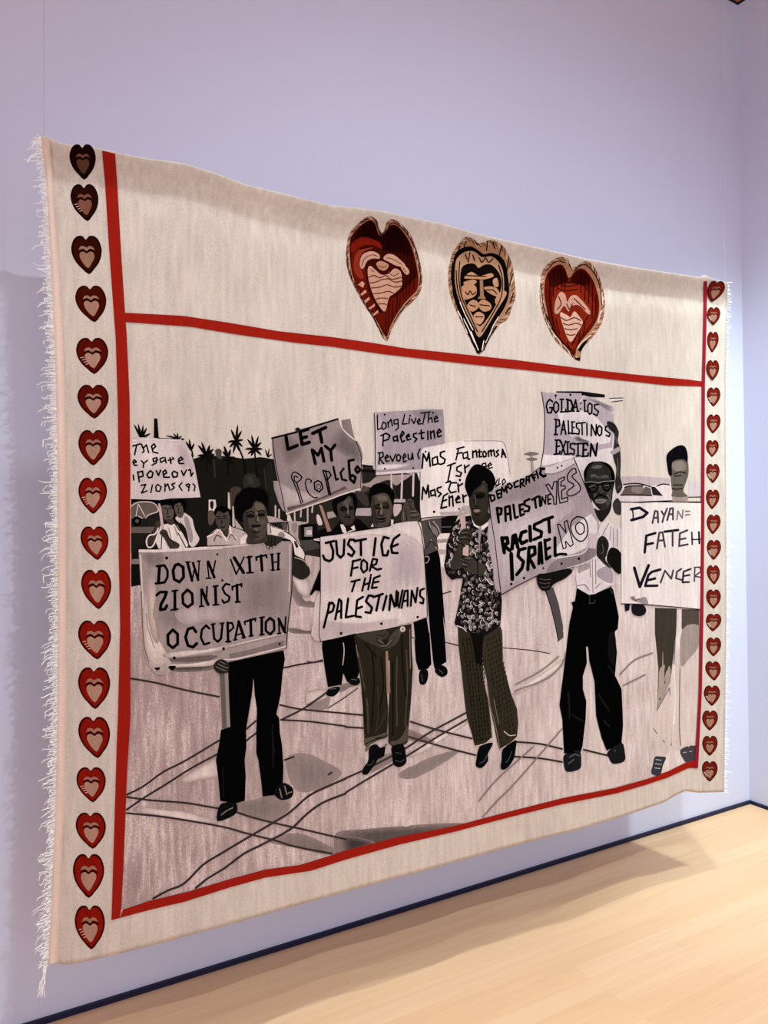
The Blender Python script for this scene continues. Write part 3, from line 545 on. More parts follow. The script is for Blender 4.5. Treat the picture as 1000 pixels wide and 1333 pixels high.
F('P'); part('printed_person', 'man in glasses and white shirt raising one arm')
F('V'); p('0b0b0b', '@P 430 735 540 800 600 790 742 728 762 760 782 850 812 1000 803 1110 @V 640 245 657 400 642 575 692 680 703 950 692 1082 640 1112 580 1142 540 1042 500 880 488 620 448 460 440 360 424 355 430 480 400 580 400 680 426 770 421 900 396 1112 380 1162 258 1162 244 900 223 800 240 660 268 440 298 180 325 60 313 25 @P 385 868 412 858')
l('262521', 14, '@V 320 870 360 900 400 920/520 720 570 800 600 840/560 920 600 960/590 500 630 560/290 700 300 900'); s('1f1e1b', '600 260 640 260 650 380 630 500 590 420'); F('P'); k('4a4642', 8, '540 880 590 876 595 850/545 800 545 880/735 750 755 790')
sub('shoe'); F('V'); s('26282a', '262 1172 370 1138 388 1230 372 1282 280 1302 256 1242'); sub('shoe'); s('26282a', '588 1150 690 1078 717 1160 712 1222 630 1242 598 1200'); l('6d6c6c', 8, '300 1190 340 1170 370 1180/290 1240 330 1210/640 1140 670 1170 660 1210')
F('P'); sub('white_shirt'); p('d0c3c2', '415 620 440 520 600 440 615 240 650 150 712 118 780 160 832 190 832 420 742 392 702 480 762 560 762 700 600 792 540 802 432 740'); s('a59898', '440 540 530 510 540 560 470 590 450 620'); s('a79aa0', '610 590 690 540 750 570 755 690 680 680 630 650'); l('8f8189', 7, '570 480 575 780/545 480 555 640/600 480 602 700/660 260 720 150/760 200 765 370/800 200 800 360/740 180 730 300'); l('ded3d0', 11, '450 610 490 620 540 570/620 650 690 690 750 710/440 720 490 690 540 720'); l('7f7277', 7, '430 720 500 710 540 760/600 740 640 700')
F('H'); sub('arm'); s('3c3837', '702 350 725 338 770 358 802 410 812 450 803 520 822 580 830 700 827 850 845 940 802 1002 778 920 790 780 770 700 755 640 767 560 772 460 740 425 715 395'); s('a6989a', '743 612 812 572 828 602 770 642 743 636'); l('15120f', 7, '705 355 760 375 790 410/720 385 770 410/735 412 780 430'); l('6e6968', 8, '785 480 790 540/800 680 805 840/800 950 830 930'); s('474243', '760 1080 800 1040 830 1090 830 1190 780 1180 760 1130')
sub('arm'); F('P'); s('1d1c1a', '700 480 740 370 832 420 832 605 762 572'); s('34322e', '608 380 620 300 660 263 702 290 722 350 700 440 690 480 740 560 690 530 640 480 610 440'); l('0f0e0d', 8, '640 300 660 400 640 460/680 300 690 380'); l('6d6863', 7, '660 340 670 400 650 430/690 490 740 550')
sub('face'); F('H'); s('2d2a28', '590 1130 640 1152 740 1060 737 1150 692 1222 650 1258 608 1200'); s('393632', '503 800 525 738 570 710 630 706 702 723 747 770 772 840 772 900 757 990 747 1070 702 1142 650 1152 598 1102 558 1040 518 960 498 890'); s('6b6865', '565 758 610 738 662 745 640 767 580 772'); s('55524d', '560 820 620 840 700 830 720 860 620 860 560 850'); s('252320', '500 900 530 1000 600 1100 650 1150 620 1080 560 980 540 900'); s('4c4945', '630 900 655 900 685 985 660 1010 625 990'); s('55524e', '700 1000 740 960 740 1060 700 1120')
sub('hair'); s('0d0c0b', '493 800 525 740 575 705 570 722 535 765 520 810 510 885 497 860'); s('0d0c0b', '630 704 702 720 752 765 778 850 762 935 742 835 735 790 690 740')
sub('glasses', 'heavy dark rimmed glasses'); k('0b0b0b', 14, '530 920 560 902 612 905 622 950 592 987 545 977 530 920/660 905 722 900 737 940 712 977 670 962 660 905/620 920 660 915/495 905 530 920/735 910 778 885'); l('8e8a88', 7, '495 900 560 892 620 902 670 890 775 882')
back_to('face'); l('0c0b0a', 14, '592 1037 640 1015 680 1025 717 1042'); l('8f8481', 10, '600 1062 645 1052 692 1062'); s('7a706c', '597 1070 640 1058 692 1068 690 1080 650 1092 605 1085'); l('7b7773', 7, '560 850 585 825 610 845/660 850 690 835 710 850/700 1010 735 1050/600 1000 590 1030/540 940 590 925/680 930 720 925'); l('0c0b0a', 8, '560 940 600 945/680 940 715 935/630 990 650 1008 680 990')

F('O'); part('printed_placard', 'tilted grey placard with bold and outlined letters')
p('a8989c', '43 360 200 290 400 215 520 125 700 82 822 38 862 140 922 290 985 445 @P 600 60 630 140 622 240 600 330 605 440 540 492 340 562 140 606 80 616 @O 500 1112 320 1202 158 1294 128 1030 98 800 58 560')
soft('bfb1b2', '120 640 400 540 700 480 760 560 640 660 620 900 480 980 200 1180 150 1000'); p('d0c6c4', '@P 230 390 380 180 560 60 615 140 615 240 540 245 515 372 400 425 260 458'); soft('97878b', '300 300 520 230 560 330 440 400 200 440 120 420'); p('c2b4b4', '555 132 700 86 820 48 832 100 740 152 650 187 560 190'); p('8e8084', '@P 190 515 260 472 480 432 530 372 600 382 602 440 540 485 340 556 140 600'); l('d9cdca', 8, '@P 200 470 330 455 480 425 530 370'); l('d9cdca', 7, '@P 340 556 480 520 600 458'); l('7a6b6f', 7, '555 185 640 187 740 150 830 95'); k('2b2124', 8, '160 1292 320 1202 500 1112/43 360 60 560 100 800 158 1292/822 38 862 140 985 445/400 215 520 125'); p('bfaeb0', '@P 545 240 620 242 602 380 515 372'); p('3f3836', '@P 335 560 415 540 375 612'); p('a49496', '@P 345 562 410 548 375 600')
sub('lettering', 'bold black and outlined letters')
k(INK, 17, '55 380 70 440 100 422 95 385 55 380/115 345 130 412 162 398/120 342 150 335/122 374 150 367/160 385 165 312 187 352 202 300 212 362/235 275 260 300 245 325 220 310 218 285 235 275/312 250 275 270 285 312 318 300/335 312 335 240 367 235 360 270 340 277 372 302/385 282 390 215 412 210 417 267/388 247 412 242/440 190 462 250/428 210 472 193/445 225 467 220/483 168 497 227'); k(INK, 24, '552 142 522 142 515 190 545 212 565 203')
k(INK, 24, '120 500 137 632/120 500 162 505 157 555 125 565/200 620 195 492 235 482 247 607/200 560 242 547'); k(INK, 22, '270 470 285 592 312 580/325 470 335 572 367 555/325 475 357 465/330 520 357 510/417 418 370 440 375 475 417 490 410 527 368 532/440 425 497 393/465 410 477 497/510 395 515 482'); k(INK, 13, '529 478 533 396 562 464 568 382'); k(INK, 15, '612 371 584 383 588 465 612 459/588 425 610 418')
k('2a1a2c', 11, '565 290 592 280 625 330 640 262 667 255 662 465 640 465 635 400 600 350 565 290/680 240 737 215 735 242 705 260 705 300 740 295 747 320 710 342 712 420 767 400 765 437 695 457 680 350 680 240'); l('2a1a2c', 11, '845 180 835 140 800 150 765 200 770 250 815 280 820 302 775 335 758 372 800 390 870 352 882 310 860 270 810 220 815 195 845 180')
k(INK, 34, '165 772 187 908/165 778 213 772 220 820 182 842 238 888/258 872 267 757 288 745 310 862/262 822 302 812/385 712 345 725 328 790 347 825 393 800/420 668 427 800'); k(INK, 30, '530 622 462 652 460 688 528 718 522 760 458 788/540 612 628 582/593 602 600 720')
k(INK, 36, '250 918 260 1150'); k(INK, 32, '378 868 320 885 312 940 362 990 348 1050 300 1108/412 870 402 1062/412 862 465 855 468 918 412 950 462 1042'); k(INK, 28, '502 1008 507 825 520 815 532 1003/507 930 527 922/557 792 572 968 607 942/562 800 602 785/567 882 602 862/650 770 652 935'); k(INK, 24, '650 932 700 920 752 922')
k('2a1a2c', 11, '672 650 725 872 752 862 745 800 790 852 817 832 760 613 735 630 752 730 692 648 672 650'); l('2a1a2c', 12, '850 578 912 592 945 650 947 740 912 795 870 802 820 760 795 690 803 620 850 578'); l('2a1a2c', 12, '872 630 910 652 917 712 880 742 845 712 838 660 872 630')
dots('161012', 12, '250 1195 367 1140 710 1008 868 963'); dots('161012', 9, '672 132 712 115 543 1050')
part('printed_hand', 'dark hand gripping the stick below the tilted placard'); F('P'); sub('placard_stick'); p('625c5b', '138 755 212 732 262 880 302 1080 307 1192 260 1228 233 1080 188 900'); k('1d1818', 8, '138 755 188 900 233 1080 260 1228'); to(PARTS[[i for i, q in enumerate(PARTS) if q['name'] == 'printed_hand'][-1]]); s('201e1d', '62 640 90 608 140 606 340 562 385 590 322 652 222 702 180 752 120 764 78 720'); l('6a6462', 6, '90 655 140 665 190 660/90 690 140 700 185 690/105 730 150 735 180 715'); 

F('I'); part('printed_person', 'figure with dark quiff behind the rightmost placard')
F('X'); p('50473c', '292 62 452 68 447 250 422 450 402 600 335 760 300 832 313 650 318 500 293 250'); s('a8968d', '330 500 400 480 400 600 340 740 305 800 318 650'); p('cbb9b2', '300 830 345 740 405 600 425 460 470 500 600 420 600 1060 480 1090 400 1100 370 1140 300 1135'); p('62564c', '488 72 612 75 612 210 580 260 500 300 486 200'); s('a3918a', '490 220 612 190 608 340 540 430 480 480'); l('8d7c80', 8, '285 940 330 1000 380 1050/310 800 400 640/475 500 470 900 480 1060/400 640 410 1060/440 300 430 470'); l('ded2cb', 12, '430 480 440 700 430 900')
sub('shoe'); s('454a52', '298 1137 372 1142 352 1200 330 1272 268 1262 278 1200'); sub('shoe'); s('55535a', '478 1087 592 1060 602 1150 560 1192 508 1172'); l('b5b2b3', 5, '300 1160 340 1165/295 1190 340 1195/290 1220 330 1225/500 1110 560 1100')
F('I'); sub('face'); p('a39085', '600 580 600 655 740 655 740 600 700 560'); s('74695f', '590 300 700 272 742 290 747 400 722 480 700 562 740 605 600 605 600 560 588 460'); s('8e8074', '600 300 700 285 720 360 620 370'); l('241d1e', 10, '615 402 670 380 722 395/620 420 680 415/600 530 640 540 690 530/610 500 690 500'); sub('hair'); s('15141a', '548 230 590 178 660 138 712 148 738 210 737 292 700 268 600 290 597 405 570 405 553 320')
part('printed_placard', 'pale rightmost placard cut by the red border')
p('d9cdc8', '134 655 300 660 450 652 600 655 862 660 @Q 862 792 700 780 600 772 350 746 134 742 134 0'); k('2c2426', 8, '@Q 134 742 350 748 600 770 862 795'); k('31282a', 7, '134 657 300 662 450 654 600 657 862 662')
sub('lettering', 'ink letters fading to the right'); Y = '2b2430'
k(Y, 26, '222 722 300 708 372 755 332 792 225 822'); k(Y, 13, '232 720 242 770 240 822'); k('5a4a5a', 18, '418 848 440 738 465 742 470 842/430 802 467 797/500 740 525 780 552 715/525 780 508 840/553 822 580 715 605 712 605 815/567 770 605 765'); k('8a7780', 14, '642 815 650 737 690 805 697 730/720 742 757 740/720 775 757 770')
F('Q'); k(Y, 24, '362 122 347 275/362 122 445 98/360 202 422 190/530 85 652 70'); k('5a4a5a', 18, '458 240 480 95 510 90 532 222/470 168 522 162/602 80 602 215/737 72 668 100 662 217 740 200/662 157 722 145'); k('5a4a5a', 16, '777 90 782 200'); k(Y, 18, '842 88 846 192'); k(Y, 12, '775 157 860 155')
k(Y, 28, '252 415 302 588 383 392'); k(Y, 24, '490 430 412 452 380 482 352 580 462 578/380 527 442 512'); k('5a4a5a', 17, '492 550 532 440 590 515 607 438/682 425 642 450 632 510 682 525'); k('4a3c4a', 18, '767 425 702 450 692 547 752 545/702 490 757 480'); k('5a4a5a', 13, '800 412 850 408 860 450 800 492/800 492 860 502/805 420 800 540')
part('printed_hand', 'hand holding the lower edge of the rightmost placard'); s('26242b', '228 762 260 742 330 750 362 800 342 842 290 857 238 832'); p('26242b', '165 750 212 748 206 802 170 812'); s('a08f8c', '215 682 250 673 272 700 340 680 367 700 372 747 280 727 228 708'); l('5f5152', 6, '230 690 262 712 300 700')

# ------------------------------------------------------------------ front placards
F('J'); part('printed_placard', 'large brown grey placard with curled lower left corner')
p('a59490', '143 180 300 182 500 170 700 156 900 148 @K 200 140 350 124 510 105 535 140 600 165 640 128 690 94 770 94 782 130 777 400 772 560 757 700 737 880 722 1082 640 1102 400 1166 200 1202 110 1192 @J 860 1200 780 1230 600 1246 400 1256 290 1252 228 1200 193 1090 178 900 168 600 153 350')
soft('8d7d79', '180 215 330 205 380 260 300 330 220 290'); soft('94847f', '380 700 520 730 620 800 560 880 420 880 350 800'); soft('b7a6a3', '520 760 700 700 900 720 900 820 760 830 600 850'); soft('8f7f7c', '@K 330 430 500 400 690 400 700 560 680 760 420 790 330 720 340 560'); soft('d2c1b6', '185 700 210 640 230 560 250 640 230 760 250 880 330 1010 400 1130 420 1220 340 1252 280 1230 215 1120 195 980'); soft('c2aea3', '230 480 290 500 300 620 270 800 320 960 280 960 240 800'); soft('d5c5bb', '420 1130 600 1100 800 1090 900 1060 900 1090 700 1130 480 1160')
p('7d6d68', '420 1170 600 1160 800 1140 870 1150 800 1190 600 1205 440 1200'); soft('d5c5bc', '430 1225 600 1222 780 1195 860 1185 780 1235 600 1246 440 1250'); p('8a7a76', '@K 200 1130 400 1090 640 1020 700 1010 700 1060 500 1110 300 1160 200 1170'); k('cdbcb5', 14, '@K 120 1186 250 1180 400 1146 640 1084 715 1062'); k('d5c5be', 26, '155 190 300 192 500 182 700 168 900 160'); k('c6b5ae', 15, '@K 0 165 200 152 350 137 505 118'); k('cbbab6', 9, '@K 755 130 752 400 745 560'); k('1e1718', 8, '@K 690 96 770 96 780 130 775 400 770 560 755 700 735 880 720 1080'); k('c7b6b0', 16, '160 230 175 500 185 700'); k('c2b0a8', 14, '@K 200 1060 450 1000 715 940'); l('6b5c5a', 6, '170 560 182 900 200 1080 235 1200'); l('8f7e79', 7, '215 760 230 900 290 1080')
sub('lettering', 'black painted serif capitals')
k(INK, 28, '335 330 325 480'); k(INK, 22, '310 330 380 322 408 370 408 430 380 478 300 488'); k(INK, 28, '507 310 550 340 555 430 515 475 468 450 458 370 478 322 507 310'); k(INK, 26, '590 295 632 462'); k(INK, 24, '640 300 688 455'); k(INK, 14, '632 462 655 350/688 455 697 285/575 293 615 293/680 285 705 282'); k(INK, 26, '780 290 835 432'); k(INK, 14, '770 285 787 440/845 280 822 400/760 440 805 440')
F('K'); k(INK, 16, '212 268 265 405'); k(INK, 30, '245 252 330 388'); k(INK, 14, '265 405 335 245'); k(INK, 26, '382 245 390 385'); k(INK, 16, '360 250 407 242/360 392 418 388'); k(INK, 26, '490 232 500 370'); k(INK, 18, '445 248 540 228/445 248 450 275/538 228 542 250'); k(INK, 22, '590 222 600 365/650 215 647 360'); k(INK, 12, '600 297 650 287/575 222 605 220/635 215 665 213/580 365 615 365/632 362 662 360')
F('J'); k(INK, 28, '400 568 380 620 347 680 342 728 385 722 402 690'); k(INK, 24, '308 595 340 566 400 565'); k(INK, 26, '475 555 475 725/845 515 850 680'); k(INK, 16, '450 557 500 550/440 730 502 722/825 515 868 508/825 685 875 680'); k(INK, 25, '590 545 632 580 638 670 592 705 550 670 545 590 590 545'); k(INK, 26, '720 545 780 682'); k(INK, 16, '715 540 718 695/770 518 762 640/700 698 735 694')
F('K'); k(INK, 20, '203 500 170 490 137 530 160 580 203 610 193 650 150 665 137 640'); k(INK, 26, '270 500 275 655'); k(INK, 18, '227 518 312 492/258 658 298 655/228 516 230 545/312 490 312 515')
F('J'); k(INK, 27, '455 910 500 950 500 1040 455 1076 414 1040 410 960 455 910'); k(INK, 28, '668 930 640 890 595 905 572 980 595 1055 640 1070 675 1035'); k(INK, 22, '790 900 760 870 722 910 712 980 742 1045 790 1030')
F('K'); k(INK, 22, '50 860 62 990 95 1020 125 990 138 860'); k(INK, 14, '35 862 70 855/118 855 150 848'); k(INK, 25, '185 845 190 1020'); k(INK, 18, '185 850 225 847 240 890 195 932/170 1020 212 1018'); k(INK, 20, '252 1000 285 835'); k(INK, 28, '285 835 335 980'); k(INK, 14, '262 960 322 942/238 1005 270 1000/315 985 350 978'); k(INK, 26, '395 820 400 965'); k(INK, 20, '340 838 440 808'); k(INK, 26, '497 800 497 955'); k(INK, 15, '478 800 520 793/478 957 518 952/380 970 418 962/340 838 345 862/440 808 438 830'); k(INK, 22, '572 802 608 830 613 910 575 952 534 920 534 840 572 802'); k(INK, 26, '652 810 710 935'); k(INK, 15, '652 810 657 945/717 793 707 930/640 948 672 942')
F('J'); dots(INK, 14, '400 255 470 1168 920 1083'); dots(INK, 10, '862 222'); s(INK, '285 1260 340 1255 320 1280/415 1245 485 1242 450 1282'); F('K'); dots(INK, 11, '137 460 660 1040')

F('B'); part('printed_person', 'man with thick dark hair behind the large left placard')
p('d3c4be', '300 1200 365 1148 372 1242 300 1254'); F('R'); p('0c0b0c', '198 172 370 132 582 88 592 150 577 230 562 400 532 530 552 560 557 660 572 750 582 900 577 1012 520 1092 438 1102 428 1000 408 850 393 800 393 650 398 500 383 400 374 275 362 400 342 520 322 640 324 760 312 850 320 960 314 1132 240 1152 143 1132 128 960 113 850 133 750 148 640 213 620 208 500 198 240'); l('232122', 9, '160 900 165 1110/505 600 510 900/500 640 520 800')
sub('shoe'); s('19191a', '128 1190 160 1148 252 1150 257 1212 200 1252 122 1272'); sub('shoe'); s('19191a', '518 1060 570 1008 632 1030 652 1070 632 1112 570 1127 528 1102'); l('8d827e', 7, '150 1230 190 1200 230 1180/555 1050 570 1110/590 1030 605 1090/610 1080 640 1070')
sub('placard_stick'); p('6f675f', '140 245 188 245 212 620 158 632'); p('988b84', '172 245 190 245 213 620 188 622')
sub('hand'); s('38332c', '98 190 120 160 160 150 202 180 202 230 180 247 130 247 103 220'); l('8a7f76', 5, '125 180 160 200 195 210/115 200 150 220 185 230/140 165 180 185'); l('12100e', 5, '118 190 150 212/150 175 190 198')
F('B'); sub('sleeve'); p('d7c9c3', '545 1058 600 1098 700 1128 782 1188 842 1258 @K 845 140 892 210 885 270 800 225 785 130 @B 762 1215 700 1192 640 1185 560 1175'); s('3a2f2e', '@K 790 100 812 110 830 150 810 160/800 200 830 185 850 205 830 225'); l('1f1817', 8, '@K 700 8 780 58 845 140 890 210 885 275'); p('b9a8a2', '545 1058 565 1065 580 1150 550 1170'); k('2a2220', 7, '570 1065 582 1150'); dots('9c8b86', 34, '675 1172')
sub('elbow'); F('K'); s('37332c', '778 270 802 235 882 270 932 350 932 410 870 452 810 432 776 390'); l('c0ada5', 6, '800 250 880 280 920 330')
sub('hand'); F('B'); s('3f3932', '528 1200 560 1163 640 1178 690 1195 652 1242 600 1282 560 1292 533 1252'); l('120f0d', 6, '560 1180 550 1270/590 1185 580 1280/620 1195 610 1265'); dots('b3a29c', 8, '555 1275 580 1285 605 1275')
sub('face'); s('4b433b', '400 1170 480 1205 532 1170 542 1232 372 1252 362 1190'); s('5d534a', '320 960 400 923 430 868 460 858 507 880 532 920 547 1000 547 1100 532 1172 480 1212 400 1212 358 1150 328 1080 313 1010'); s('453d36', '320 965 365 950 375 1050 400 1130 440 1190 400 1210 358 1150 328 1080'); s('75695d', '440 880 500 885 520 930 450 940'); s('6d6156', '455 1000 480 1040 520 1030 530 1060 480 1065'); s('433b34', '400 1100 450 1120 440 1160 480 1190 410 1185'); s('80766b', '410 1110 470 1112 450 1125'); s('3a322b', '358 985 390 968 430 985 425 1010 370 1012/458 975 500 962 528 975 520 1000 465 1000'); s('80756a', '438 960 455 960 470 1045 452 1050'); s('2c2420', '400 1080 440 1074 486 1076 470 1100 420 1102'); s('5f4f48', '415 1100 450 1096 478 1094 450 1110'); l('171310', 9, '360 965 400 950 430 968/460 955 500 943 527 960/450 985 445 1040 470 1052/405 1080 440 1086 482 1074/430 1140 455 1150 475 1130'); l('100d0b', 13, '368 995 422 992/465 985 517 982')
sub('hair'); s(INK, '250 850 270 800 330 753 380 728 430 742 500 743 547 800 557 860 542 925 525 900 510 872 450 840 420 872 400 922 340 952 322 1012 335 1060 300 1022 258 990 243 920')

F('L'); part('printed_placard', 'white placard with brush lettering, front and centre')
p('c4b3b0', '258 205 400 186 600 152 980 98 @M 520 63 547 130 572 300 587 500 602 750 607 930 480 977 300 1022 0 1067 @L 580 1087 400 1132 265 1157 248 1100 260 800 263 500')
soft('d3c4be', '280 215 500 185 800 140 980 110 980 190 700 170 400 230'); soft('d8cac2', '300 780 420 720 640 700 700 900 900 860 1000 860 1000 960 700 1000 320 1060'); soft('b3a2a3', '@M 300 300 440 250 520 330 540 560 420 620 300 560'); soft('d4c6c0', '@M 300 120 510 80 545 150 560 300 500 220'); soft('baa8a5', '290 980 600 1000 900 960 900 1020 560 1080 280 1130'); k('3a2c30', 7, '258 205 263 500 260 800 248 1100 265 1157/265 1157 400 1132 580 1087'); k('3a2c30', 7, '@M 520 63 547 130 572 300 587 500 602 750 607 930')
p(INK, '163 730 260 490 265 700 215 690 180 735')
sub('lettering', 'black brush capitals')
k(INK, 23, '310 258 385 240/350 250 378 330 373 400 345 425 302 410 285 372/405 240 415 360 445 392 473 365 480 230/570 228 530 228 512 270 550 310 572 340 548 378 515 357/572 242 677 222/630 242 632 370/765 215 747 372/885 215 840 203 818 270 832 370 870 372 882 330')
F('M'); k(INK, 23, '352 183 300 222 275 290 285 348 335 350/285 292 337 270')
F('L'); k(INK, 20, '560 420 540 557/555 427 627 408/550 492 602 480/655 412 688 440 688 500 655 528 632 490 637 430 655 412/740 402 712 512/740 402 780 410 770 450 725 470 780 502 817 493'); k(INK, 20, '545 612 622 593/580 605 550 700/670 580 642 695/720 570 697 682/655 642 712 622/805 558 750 580 730 670 777 663/740 622 792 610'); dots(INK, 11, '723 550')
k(INK, 22, '345 802 330 880 292 1030/335 822 370 802 388 830 373 880 335 897/397 955 432 772 453 790 450 942/410 892 452 872/515 765 492 938 562 923/650 750 597 782 582 928 632 935/590 860 642 840/740 742 702 737 677 790 733 850 718 898 672 890/745 752 832 723/800 742 772 877/865 742 832 872/890 872 902 732/905 732 940 838/962 828 972 710')
F('M'); k(INK, 19, '318 832 326 695/380 690 347 850/370 852 402 697 428 692 427 832/385 792 427 780/455 832 465 692 500 800 517 668/577 675 543 690 538 740 573 770 568 810 542 802')
F('L'); dots(INK, 13, '450 1083 818 995'); F('M'); dots(INK, 12, '518 935')

# ------------------------------------------------------------------ hearts and red borders
RED = 'b4261a'
F('PX')
part('red_border', 'upright red band on the left'); p(RED, '133 196 150 200 153.5 252 158 333 162.6 403 165 435 168.8 518 169.6 615 169.6 719 170 933 166 996 161 1124 158 1182 156 1195 145 1198 145.5 1188 149 1073 152 971 153.6 933 156.5 816 154.6 719 154.6 673 153.6 537 150.7 440 148 405 141 306 136.5 234', amp=.07)
part('red_border', 'red band across the top of the picture'); p(RED, '163 407 238 411 298 420 362 431 431 438.5 487 446.5 529 453.5 569 457.5 620 463 675 469 753 479 822 487 896 494 915 496.5 916 503 868 501.5 776 491.5 684 481.5 620 475 560 468 500 461 431 451 385 446 307 435 247 425 164 419', amp=.07)
part('red_border', 'red band along the bottom of the picture'); p(RED, '160 1184 195 1172.5 246 1160.5 300 1144 345 1132 390 1126 420 1117 450 1107 520 1089 591 1075.5 661 1057 732 1039 802 1025.5 849 1012 870 1004 890 994 905 989 909 999.5 896 1000 870 1012 840 1022 802 1033 732 1047 661 1064.5 591 1083 520 1099.5 450 1119 405 1133.5 345 1142.5 300 1155 240 1174 195 1184.5 156 1195', amp=.07)
part('red_border', 'narrow red band on the right'); p('b02434', '916.5 366 921 366 920 420 918 500 917.5 600 917 700 916 800 914 900 911 960 909 1000 904 1000 906 970 910 900 911.5 800 912.5 700 913.5 600 914 500 916 420', amp=.07)
LH = [(90,188,124,234,110),(91,240,127,288,114),(92,307,131.5,357,116),(97,372,137,419.5,123),(98.5,440,140,487,123),(100.5,501,141,545,123),(102,560,140,606,121.5),(102,622,139,669,121.5),(104,685.5,140,729,127),(105,742,144,793,128.6),(101,808,143.5,858.5,126.7),(101.5,869,143,923,124),(101,933.5,142,987,127),(99,999,137,1044.5,121),(98,1058,137,1105,121),(95,1112,135.5,1169,115.5),(97,1179,136,1236,119)]
RH = [(923,366,945,393,927),(921,400,938,423,929),(921,432,936,459,927),(920,469,936.5,495,928),(920.5,504.5,938,529.5,929),(920.5,539.5,938.5,564.5,928),(919.5,573,936,595,927),(919.5,604,937,629,928),(919.5,637.5,937,663,927),(920.5,670,938.5,695.5,928),(920.5,703,939,729,929),(920,736,937,761,930),(919.5,767.5,938.5,792.5,929),(919.5,799,939.5,822,928),(919.5,830,939,854.5,929),(918,861,938,886,930),(916.5,892.5,937.5,919,927),(914.5,925,935,951,924),(914.5,958,934.5,984,924),(914,991,934.5,1017.5,924)]
HEART = [(.50,.10),(.40,.01),(.24,0),(.09,.10),(0,.30),(.02,.50),(.13,.70),(.30,.86),(.5,1),(.70,.86),(.87,.70),(.98,.50),(1,.30),(.91,.10),(.76,0),(.60,.01)]
def heart(bx, cols, n, side):
    x0, y0, x1, y1, tx = bx
    def M(u, v_):
        return np.array((x0+(x1-x0)*u+(tx-(x0+x1)/2)*v_**1.6, y0+(y1-y0)*v_))
    ms = lambda q, c=True: smooth(np.array([M(*z) for z in q]), c, 2)
    part('heart_motif')
    put([ms(HEART)], cols[0]); put([np.array([M(.5+(u-.5)*.9, .04+v_*.91) for u, v_ in HEART])], cols[1])
    put([ms([(.5,.46),(.4,.41),(.28,.44),(.26,.55),(.34,.7),(.5,.84),(.64,.7),(.74,.56),(.72,.44),(.6,.41)])], cols[2])
    up_ = [np.array([M(*z) for z in q]) for q in ([(.24,.37),(.3,.28),(.4,.26),(.5,.31),(.6,.26),(.7,.28),(.78,.37),(.68,.345),(.6,.335),(.5,.40),(.4,.335),(.32,.345)],)]
    put(up_, cols[3]); put([q for q in ribbon(ms([(.25,.42),(.38,.37),(.5,.44),(.62,.37),(.77,.42)], False), (x1-x0)*.05)], cols[4])
    if n % 3 == 1:
        st_ = []
        for i in range(4): st_ += ribbon(np.array([M(.12+.05*i, .55+.06*i), M(.22+.04*i, .53+.06*i)]), .9)
        put(st_, 'c9b0a4')
for n, bx in enumerate(LH):
    d_ = ['2a120b', '3a130b', '4a160c', '5a170c', '701810', '701810', '861a10'][n] if n < 7 else 'a01d12'
    i_ = ['6d4a38', '8f5c48', 'a47a62', 'b08470'][n] if n < 4 else 'b58a76'
    heart(bx, ('4a120c' if n > 2 else '1d100d', d_, i_, 'a87c6a' if n > 1 else '8a5a46', '2a0d0a'), n, 0)
for n, bx in enumerate(RH):
    heart(bx, ('4a161a', '8a2418', 'ab8069', '9c6f5c', '3a1416'), n, 1)

F('H1'); part('heart_motif', 'large dark red wooden heart, left of the three')
OUT = '128 190 182 118 260 60 312 80 337 130 347 177 368 165 388 100 432 80 492 118 547 180 582 260 607 340 627 430 632 500 617 580 560 652 500 707 447 792 412 862 392 917 363 897 333 840 288 750 238 680 183 580 138 490 113 400 108 300'
s('a8745c', OUT); rope(OUT, 74, 3.2, '43201a', 'd3b09c'); INN = '142 205 200 132 268 88 308 112 328 175 352 190 392 150 412 122 460 127 518 192 558 270 583 360 600 450 603 520 588 570 535 640 475 700 428 780 400 845 388 885 362 858 322 780 262 690 202 580 158 480 138 380 133 290'
s('4d120b', INN); s('781a0f', '150 310 200 280 240 420 260 560 330 720 380 700 400 640 480 590 590 480 595 560 530 640 470 700 420 780 390 870 330 780 260 680 190 560 150 440')
s('2f0a07', '205 140 265 95 305 118 330 185 352 200 400 150 455 135 510 195 550 280 560 330 480 310 350 290 330 240 260 205 200 205 160 230'); s('8c2010', '145 255 200 208 262 208 340 242 352 285 300 262 220 262 150 310'); s('a03522', '160 420 170 330 210 290 300 275 220 310 200 380 230 480 190 480')
sub('carved_face'); CF = 'c2917a'
l('2a1210', 6, '115 300 120 400 150 490 190 570 250 680 300 760 360 880/150 170 200 115 260 75/395 150 420 105 480 130 540 200 590 300 615 430 615 520 580 590 500 690 440 780/310 90 335 165 350 185 385 150')
l('1f0806', 5, '360 190 362 300/385 160 385 310/410 140 408 320/435 135 432 310/460 140 458 320/485 160 480 340/510 195 505 350/535 235 525 430/558 275 550 520/580 350 572 560/500 480 500 620/525 450 520 630/460 600 455 720/430 640 425 760/400 660 400 840/380 700 382 860/240 110 235 190/270 100 268 190/300 120 298 200/480 610 475 690/545 500 540 600')
s(CF, '203 375 222 322 280 300 330 318 338 350 290 350 252 370 228 418 208 412'); s(CF, '363 350 393 320 440 328 502 380 512 402 460 402 400 372'); s('b98468', '315 385 350 367 402 395 375 432 335 422'); s(CF, '483 410 512 398 543 440 522 462'); s(CF, '256 430 275 400 312 430 350 460 400 455 440 418 482 440 492 500 487 545 440 590 402 620 377 712 340 682 300 612 268 520')
